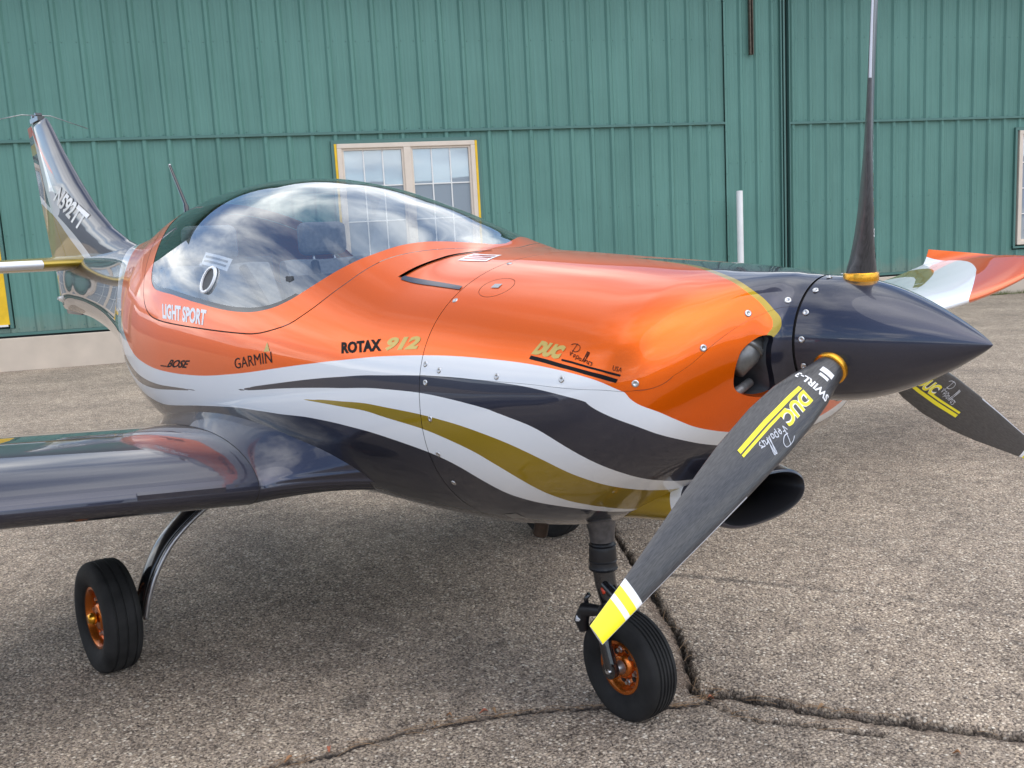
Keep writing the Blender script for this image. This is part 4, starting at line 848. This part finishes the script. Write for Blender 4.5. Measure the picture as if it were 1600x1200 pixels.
# registration
v,f,_=text2d('N592TT',.035,.12); xz=bil([(-4.965,1.728),(-4.440,1.500),(-4.240,1.595),(-4.741,1.800)],v); Y=-fin_half(xz[:,0],xz[:,1])-.004
_P=np.stack([xz[:,0],Y,xz[:,1]],1); mesh('lettering',_P,f,'white_print',fin,False)
# tailplane
TAF=naca(.115,0,.4,61)
for side in (-1,1):
    def tev(s,a,side=side):
        s,a=np.broadcast_arrays(np.asarray(s,float),np.asarray(a,float)); ax=np.interp(a,np.linspace(0,1,len(TAF)),TAF[:,0]); az=np.interp(a,np.linspace(0,1,len(TAF)),TAF[:,1]); ch=.80-.22*s/1.25; k=np.clip((s-1.17)/.08,0,1); x=-4.40-.06*s-.05*k-ax*ch*(1-.1*k); return np.stack([x,side*s,1.318+.0*s+az*ch*np.sqrt(np.clip(1-k*k*.9,0,1))],-1)
    sh=Sheet(np.concatenate([np.linspace(.03,1.17,26),np.linspace(1.18,1.25,7)]),np.linspace(0,1,61),tev)
    sh.cut(lambda q:(.075+.03*(q[:,0]-.35)-np.abs(q[:,1]-.5))*1.,0); sh.cut(lambda q:q[:,0]-.28,1)
    sh.cut(lambda q:np.interp(q[:,1],np.linspace(0,1,len(TAF)),TAF[:,0])-.62,2); sh.cut(lambda q:np.interp(q[:,1],np.linspace(0,1,len(TAF)),TAF[:,0])-.63,3)
    t=sh.normals(np.array([(.5,.25)]),1)[0]; fl=1 if t[2]>0 else -1
    tp=sh.part('tailplane',lambda b:not bit(b,2),lambda b:'white_paint' if bit(b,0) and bit(b,1) else 'gold_paint',['gold_paint','white_paint'],AIR,fl)
    sh.part('elevator',lambda b:bit(b,3),lambda b:'gold_paint',['gold_paint'],tp,fl)
    P=tev(np.full(61,1.25),np.linspace(0,1,61)); mesh('tip_cap',P,[tuple(range(61))],'gold_paint',tp,False)
# whip aerials
MB().box((-5.38,-.022,2.262),(-5.18,.022,2.29)).tube([(-5.33,-.02,2.30),(-5.33,.02,2.30)],.018,10).tube([(-5.24,-.02,2.30),(-5.24,.02,2.30)],.018,10).build('aerial_mount','gloss_black',fin,False)
for s in (-1,1): MB().tube([(-5.28,s*.01,2.305),(-5.29,s*.09,2.308),(-5.32,s*.14,2.298),(-5.43,s*.36,2.252)],.0028,8).build('whisker_aerial','steel',fin)
autosmooth(MB().tube([(-2.83,0,1.46),(-2.835,0,1.555),(-2.84,0,1.565),(-2.99,0,1.76)],[.016,.012,.0085,.007],10).build('whip_aerial','gloss_black',fuselage))
MB().lathe([(0,.0),(0,.006),(.012,.006),(.014,0)],8,'z').build('aerial_tip','screw_steel',fuselage).location=(-2.99,0,1.755)
autosmooth(MB().lathe([(-.09,.002),(-.07,.018),(0,.024),(.05,.018),(.07,.002)],20,'x').build('tail_lamp','lens_white',rud)).location=(-5.02,-.045,1.09)
# ------------------------------------------------------------------ undercarriage
def tyre_profile(R,Wd,rim,grooves):
    """(axial, radius) outline"""
    h=Wd/2; side=[(-.62*h,rim),(-.86*h,rim+.012),(-1.0*h,rim+(R-rim)*.48),(-.93*h,R-(R-rim)*.22),(-.80*h,R-(R-rim)*.09),(-.66*h,R-(R-rim)*.035)]
    side=[tuple(p) for p in catmull(side,4)]; top=[]
    for g in grooves: top+=[(g*h-.0035,1),(g*h-.0022,0),(g*h+.0022,0),(g*h+.0035,1)]
    crown=lambda a:R-(R-rim)*.035*(abs(a)/(.66*h))**2
    tp=[(a,crown(a) if q else crown(a)-.0042) for a,q in top]
    return side+tp+[(-a,r) for a,r in side[::-1]]
def wheel(name,R,Wd,rimr,loc,rot,grooves,nb,parent=AIR):
    rm=MB(); h=Wd/2
    rm.lathe([(-.60*h,rimr+.004),(-.70*h,rimr+.002),(-.70*h,rimr-.006),(-.58*h,rimr-.012),(-.30*h,rimr-.016),(-.22*h,rimr*.70),(-.25*h,rimr*.50),(-.55*h,rimr*.42),(-.60*h,rimr*.36),(-.60*h,rimr*.22),(-.62*h,0)],56,'y')
    rm.lathe([(.60*h,rimr+.004),(.70*h,rimr+.002),(.70*h,rimr-.006),(.58*h,rimr-.012),(.30*h,rimr-.016),(.22*h,rimr*.70),(.25*h,rimr*.50),(.55*h,rimr*.42),(.60*h,rimr*.22),(.62*h,0)],56,'y')
    o=rm.build(name,'orange_alloy',parent); autosmooth(o,40); o.location=loc; o.rotation_euler=rot
    ty=MB().lathe(tyre_profile(R,Wd,rimr,grooves),96,'y').build('tyre','rubber',o); autosmooth(ty,30)
    for q in ty.data.vertices:                       # weight on the wheel flattens the tread and bulges the sidewall
        d=-(R-.009)-q.co.z
        if d>0: q.co.z=-(R-.009)
        w_=max(0,1-abs(q.co.z+R)/.05); q.co.y*=1+.07*w_
    for k in range(nb):
        a=2*math.pi*(k+.3)/nb; q=rimr*.62
        hb=MB().disc((0,0,0),rimr*.105,16,'y').build('lightening_hole','gap_dark',o,False); hb.location=(q*1.0*math.cos(a),-.255*h-.001,q*math.sin(a)); 
        a+=math.pi/nb; c=MB().lathe([(-.012,0),(-.012,.0055),(-.004,.006),(-.004,.009),(.002,.009)],6,'y').build('wheel_bolt','screw_steel',o,False); c.location=(q*math.cos(a),-.245*h-.001,q*math.sin(a))
    return o
NR=.150; nw=wheel('nose_wheel',NR,.098,.072,(-.012,0,NR-.0085),(0,0,math.radians(-3)),(-.52,-.28,-.04,.2,.44),6)
autosmooth(MB().lathe([(-.048,0),(-.048,.012),(-.030,.020),(-.018,.020)],20,'y').build('axle_hub','steel',nw))
# nose leg: faired tube, rubber gaiter, strut, fork
LEG=[(-.105,0,.60),(-.098,0,.545),(-.095,0,.50),(-.094,0,.475)]
nl=MB().tube(LEG,[.062,.045,.036,.034],24).build('nose_gear_leg','leg_grey',AIR); autosmooth(nl)
autosmooth(MB().lathe([(.0,.034),(.003,.040),(.010,.0375),(.03,.0385),(.055,.0375),(.072,.0345),(.076,.031)],28,'z').lathe([(-.004,.038),(.0,.041),(.003,.038)],28,'z').lathe([(.020,.0385),(.0225,.0402),(.025,.0385)],28,'z').lathe([(.064,.036),(.0665,.0385),(.069,.036)],28,'z').build('rubber_gaiter','black_plastic',nl)).location=(-.095,0,.398)
autosmooth(MB().tube([(-.095,0,.40),(-.088,0,.355),(-.070,0,.30),(-.055,0,.265)],[.031,.030,.028,.03],20).build('oleo_strut','gloss_black',nl))
fk=MB()
for s in (-1,1): fk.tube([(-.055,s*.030,.285),(-.045,s*.062,.262),(-.030,s*.066,.21),(-.012,s*.066,.150)],[.020,.019,.017,.019],14)
fk.tube([(-.058,-.045,.288),(-.058,.045,.288)],.024,14).tube([(-.012,-.078,.148),(-.012,-.060,.148)],.024,18); autosmooth(fk.build('nose_fork','gloss_black',nl))
MB().lathe([(-.084,0),(-.084,.008),(-.078,.010),(-.074,.010)],6,'y').build('axle_nut','screw_steel',nl,False).location=(-.012,0,.148)
autosmooth(MB().tube([(-.055,-.055,.30),(-.11,-.062,.29),(-.128,-.06,.255),(-.125,-.055,.225)],[.014,.020,.021,.014],16).build('shimmy_damper','black_plastic',nl))
MB().tube([(-.124,-.079,.262),(-.118,-.081,.270)],.008,4).build('damper_label','white_print',nl,False)
MB().tube([(-.108,-.045,.33),(-.118,-.05,.315),(-.112,-.05,.296)],.007,10).build('tow_ring','gloss_black',nl)
autosmooth(MB().tube([(-.05,.01,.345),(-.022,.015,.335),(-.018,.02,.28),(-.045,.03,.255)],[.012,.013,.012,.012],12).tube([(-.075,-.02,.36),(-.03,-.02,.335)],[.013,.016],12).build('torque_link','gloss_black',nl))
MB().tube([(-.072,-.028,.352),(-.060,-.030,.340)],.0075,10).build('red_marker','red_paint',nl)
# main gear
MR=.182
for s in (-1,1):
    pts=catmull([(-.15,.548),(-.32,.545),(-.50,.520),(-.63,.465),(-.735,.385),(-.80,.295),(-.835,.215),(-.852,.15)],5); V=[];F=[];n=20
    for i,(yy,zz) in enumerate(pts):
        k=i/(len(pts)-1); d=np.gradient(pts,axis=0)[i]; d/=np.linalg.norm(d); nrm=np.array([-d[1],d[0]]); cx=.048-.012*k; th=.019-.005*k
        for q in range(n):
            a=2*math.pi*q/n; c,sn=math.cos(a),math.sin(a); V.append((-1.42+cx*c,s*(yy+nrm[0]*th*sn),zz+nrm[1]*th*sn))
    for i in range(len(pts)-1):
        for q in range(n): F.append((i*n+q,i*n+(q+1)%n,(i+1)*n+(q+1)%n,(i+1)*n+q))
    F.append(tuple((len(pts)-1)*n+q for q in range(n)))
    lg=mesh('main_gear_leg',V,F,'gloss_black',AIR); autosmooth(lg,50)
    MB().tube([(-1.366,s*(p[0]+.004),p[1]-.004) for p in pts[4:]],.0085,10).build('brake_line','steel',lg)
    w=wheel('main_wheel',MR,.116,.099,(-1.43 if s<0 else -1.36,s*(.945 if s<0 else .94),MR-.0085),(math.radians(s*2),0,math.radians(1.5 if s<0 else 184)),(-.5,0,.5),8)
    MB().lathe([(.02,.0),(.02,.068),(.026,.07),(.034,.07),(.04,.068),(.04,0)],32,'y').build('brake_disc','steel',w)
    MB().box((.03,.02,-.03),(.075,.07,.03)).build('brake_caliper','gloss_black',w,False)
    MB().lathe([(-.062,0),(-.062,.014),(-.050,.019),(-.04,.019)],20,'y').build('wheel_cap','gold_alloy',w)
autosmooth(MB().tube([(-.26,-.06,.57),(-.275,-.06,.50),(-.285,-.06,.468)],.021,20,True).build('exhaust_pipe','exhaust_brown',AIR))
v_,f_=grid2(4,4); decal(v_,f_,[(-.10,.20),(-.045,.21),(-.045,.235),(-.10,.225)],'screw_steel',lcowl,'drain_plate',.001)
# ------------------------------------------------------------------ cabin
def cabin():
    uu=np.linspace(-2.58,-.42,60); tt=np.linspace(0,.60,26)
    for sd in (0,1):
        T_=tt if sd==0 else 2-tt
        P=surf(uu[:,None],T_[None]); c=np.stack([P[...,0],0*P[...,1],np.full(P.shape[:2],.95)],-1); P=c+(P-c)*np.array([1,.965,.965]); n=len(tt); mesh('cabin_liner',P.reshape(-1,3),[(i*n+j,(i+1)*n+j,(i+1)*n+j+1,i*n+j+1) for i in range(len(uu)-1) for j in range(n-1)],'cabin_dark',fuselage)
    z0=.66; MB().box((-2.3,-.34,.62),(-.45,.34,z0)).build('cabin_floor','cabin_dark',fuselage,False)
    # glareshield and panel
    V=[];F=[]
    for i,x in enumerate(np.linspace(-.46,-.92,10)):
        k=i/9; w=.40+.07*k; zt=1.245+.015*math.sin(k*2.6)
        for j in range(13): y=-w+2*w*j/12; V.append((x,y,zt-.10*abs(y/w)**3))
    F=[(i*13+j,(i+1)*13+j,(i+1)*13+j+1,i*13+j+1) for i in range(9) for j in range(12)]; mesh('glareshield','' or V,F,'cabin_dark',fuselage)
    MB().box((-.93,-.46,.86),(-.905,.46,1.235)).build('instrument_panel','cabin_dark',fuselage,False)
    for y in (-.2,.16): MB().box((-.945,y-.12,1.0),(-.93,y+.12,1.17)).build('instrument_screen','gloss_black',fuselage,False)
    V=[];F=[]
    for i,x in enumerate(np.linspace(-2.02,-2.5,6)):
        for j in range(13): t=.60+.80*j/12; p=surf(x,t); V.append((x,p[1]*.95,.95+(p[2]-.95)*(.55 if i<5 else .3)+.1))
    for s in (-1,1):
        y=s*.25; V=[];F=[]
        prof=[(-1.10,.80),(-1.14,.845),(-1.30,.84),(-1.50,.80),(-1.62,.80),(-1.72,.90),(-1.84,1.10),(-1.92,1.24),(-1.945,1.27),(-1.99,1.25),(-1.97,1.10),(-1.86,.80),(-1.8,.70),(-1.12,.70)]; prof=catmull(prof,3,True); ys=np.linspace(-.215,.215,9)
        for yy in ys:
            k=1-.035*(abs(yy)/.215)**4
            for p in prof: V.append((-1.55+(p[0]+1.55)*k,y+yy,.75+(p[1]-.75)*k+.02*(abs(yy)/.215)**2))
        m=len(prof)
        for i in range(len(ys)-1):
            for j in range(m): F.append((i*m+j,(i+1)*m+j,(i+1)*m+(j+1)%m,i*m+(j+1)%m))
        F+= [tuple(range(m)),tuple((len(ys)-1)*m+j for j in range(m))]; st=mesh('seat',V,F,'seat_grey',fuselage); autosmooth(st,50)
        hb=MB(); 
        bevel(hb.box((-2.02,y-.11,1.29),(-1.95,y+.11,1.43)).build('headrest','seat_grey',st,False),.03,3)
        for q in (-.05,.05): MB().tube([(-1.97,y+q,1.24),(-1.985,y+q,1.31)],.007,8).build('headrest_post','steel',st)
        MB().tube([(-1.90,y-.09,1.26),(-1.80,y-.12,1.12),(-1.66,y-.14,.92)],.018,8).tube([(-1.90,y+.09,1.26),(-1.80,y+.12,1.12),(-1.66,y+.14,.92)],.018,8).build('seat_belt','black_plastic',st)
        MB().tube([(-1.0,y,.68),(-1.03,y,.85),(-1.06,y,.95)],[.011,.011,.018],12).build('control_stick','gloss_black',fuselage)
    # rear shelf
    MB().box((-2.52,-.36,1.05),(-2.05,.36,1.07)).build('rear_shelf','cabin_dark',fuselage,False)
    MB().box((-2.54,-.27,.70),(-2.52,.27,1.30)).build('rear_bulkhead','cabin_dark',fuselage,False)
    MB().tube([(-1.18,.30,1.02),(-1.20,.36,1.03),(-1.22,.40,1.01)],[.02,.035,.02],14).build('yellow_pouch','yellow_trim',fuselage)
    # roof strap / frame of the canopy inside
cabin()
# ventilation scoop in the side window and paper placard behind the glass
def vent():
    u,t=-1.43,.662; p=Vector(on_fus(u,t)[0]); n=Vector(fus_n(u,t)[0]); M=Matrix.Translation(p)@n.to_track_quat('X','Z').to_matrix().to_4x4()
    o=autosmooth(MB().lathe([(.001,.050),(.007,.050),(.009,.046),(.008,.041),(.002,.040),(.001,.041)],40,'x').build('air_vent','lens_white',canopy)); o.matrix_world=M
    d=MB().disc((.003,0,0),.040,32,'x').build('vent_disc','black_plastic',o,False)
    v,f=grid2(4,3); decal(v,f,[(-1.56,.690),(-1.33,.683),(-1.33,.706),(-1.57,.714)],'silver_print',canopy,'placard',-.004)
    for k in (0,1):
        c=np.array([(-1.56,.690),(-1.33,.683),(-1.33,.706),(-1.57,.714)]); q=np.array([(.08,.25+.35*k),(.9,.25+.35*k),(.9,.42+.35*k),(.08,.42+.35*k)]); v,f=grid2(4,1); decal(v,f,bil(c,q),'seat_grey',canopy,'placard_text',-.003)
vent()
# ------------------------------------------------------------------ litter in the cracks
def litter():
    vary(pm('straw',(.34,.21,.11),.8),40,.4); vary(pm('leaf_brown',(.38,.19,.085),.8),30,.3); pm('leaf_red',(.40,.13,.07),.8)
    g=np.random.default_rng(21); mb=MB()
    for poly,n in ((CRACK_A,34),(CRACK_B,70),(CRACK_C,8)):
        for _ in range(n):
            i=g.integers(1,len(poly)-2); p=poly[i]+g.normal(0,.012,2); d=poly[i+1]-poly[i-1]; an=math.atan2(d[1],d[0])+g.normal(0,.35); L=g.uniform(.03,.10); z=-.002+g.random()*.006; c=g.normal(0,.10)
            P=[(p[0]+L*(q-.5)*math.cos(an+c*(q-.5)),p[1]+L*(q-.5)*math.sin(an+c*(q-.5)),z+.004*math.sin(q*3.1)) for q in (0,.33,.66,1)]; mb.tube(P,.0006,4,False)
    mb.build('pine_needles','straw',kind='stuff',label='dry pine needles and straw gathered in the asphalt cracks')
    spots=[(-.355,-.37),(-.30,-.29),(-.285,-.265),(-.47,-.80),(-.44,-.70),(.345,.375),(.70,.40),(.10,.21),(-.35,-.42)]
    names=['pale pinkish leaf scrap on the thin crack left of the nose wheel','small tan leaf scrap lying on the thin crack in the foreground','long light brown leaf lying in the foreground crack','reddish leaf at the bottom end of the foreground crack','dark red leaf scrap in the foreground crack','small yellow brown leaf in the wide crack right of the nose wheel','curled tan leaf at the lower right on the asphalt','orange brown leaf scrap beside the nose tyre','narrow brown leaf across the foreground crack']
    for k,((x,y),lab) in enumerate(zip(spots,names)):
        L=.02+.012*g.random(); w=L*.42; a=g.random()*6.28; V=[];F=[]
        for i,q in enumerate(np.linspace(0,1,7)):
            h=w*math.sin(math.pi*min(.98,q*.9+.06)); 
            for j in (-1,0,1): V.append((L*(q-.5),h*j*.5,.003+.006*abs(j)*math.sin(q*3)+.004*math.sin(q*5)))
        F=[(i*3+j,(i+1)*3+j,(i+1)*3+j+1,i*3+j+1) for i in range(6) for j in range(2)]
        o=mesh('dry_leaf',V,F,['leaf_brown','leaf_red','straw'][k%3],label=lab,cat='leaf',group='dry leaves on the asphalt'); o.location=(x,y,.001); o.rotation_euler=(0,0,a)
litter()
def weeds():
    pm('weed_green',(.10,.13,.035),.8); g=np.random.default_rng(5); mb=MB(); e=Vector((.4397,.8981,0)); nw_=Vector((.8981,-.4397,0)); L0=Vector((-11.8458,.8288,0))
    for _ in range(420):
        s=g.choice([14.8,15.1,15.5,16.0])+g.normal(0,.25); p=L0+e*s+nw_*(.06+abs(g.normal(0,.05))); h=g.uniform(.02,.09); d=Vector((g.normal(0,.03),g.normal(0,.03),h)); b=mb.add([p+e*.004,p-e*.004,p+d],[(0,1,2)])
    mb.build('weeds','weed_green',kind='stuff',label='low green weeds along the foot of the hangar wall')
weeds()
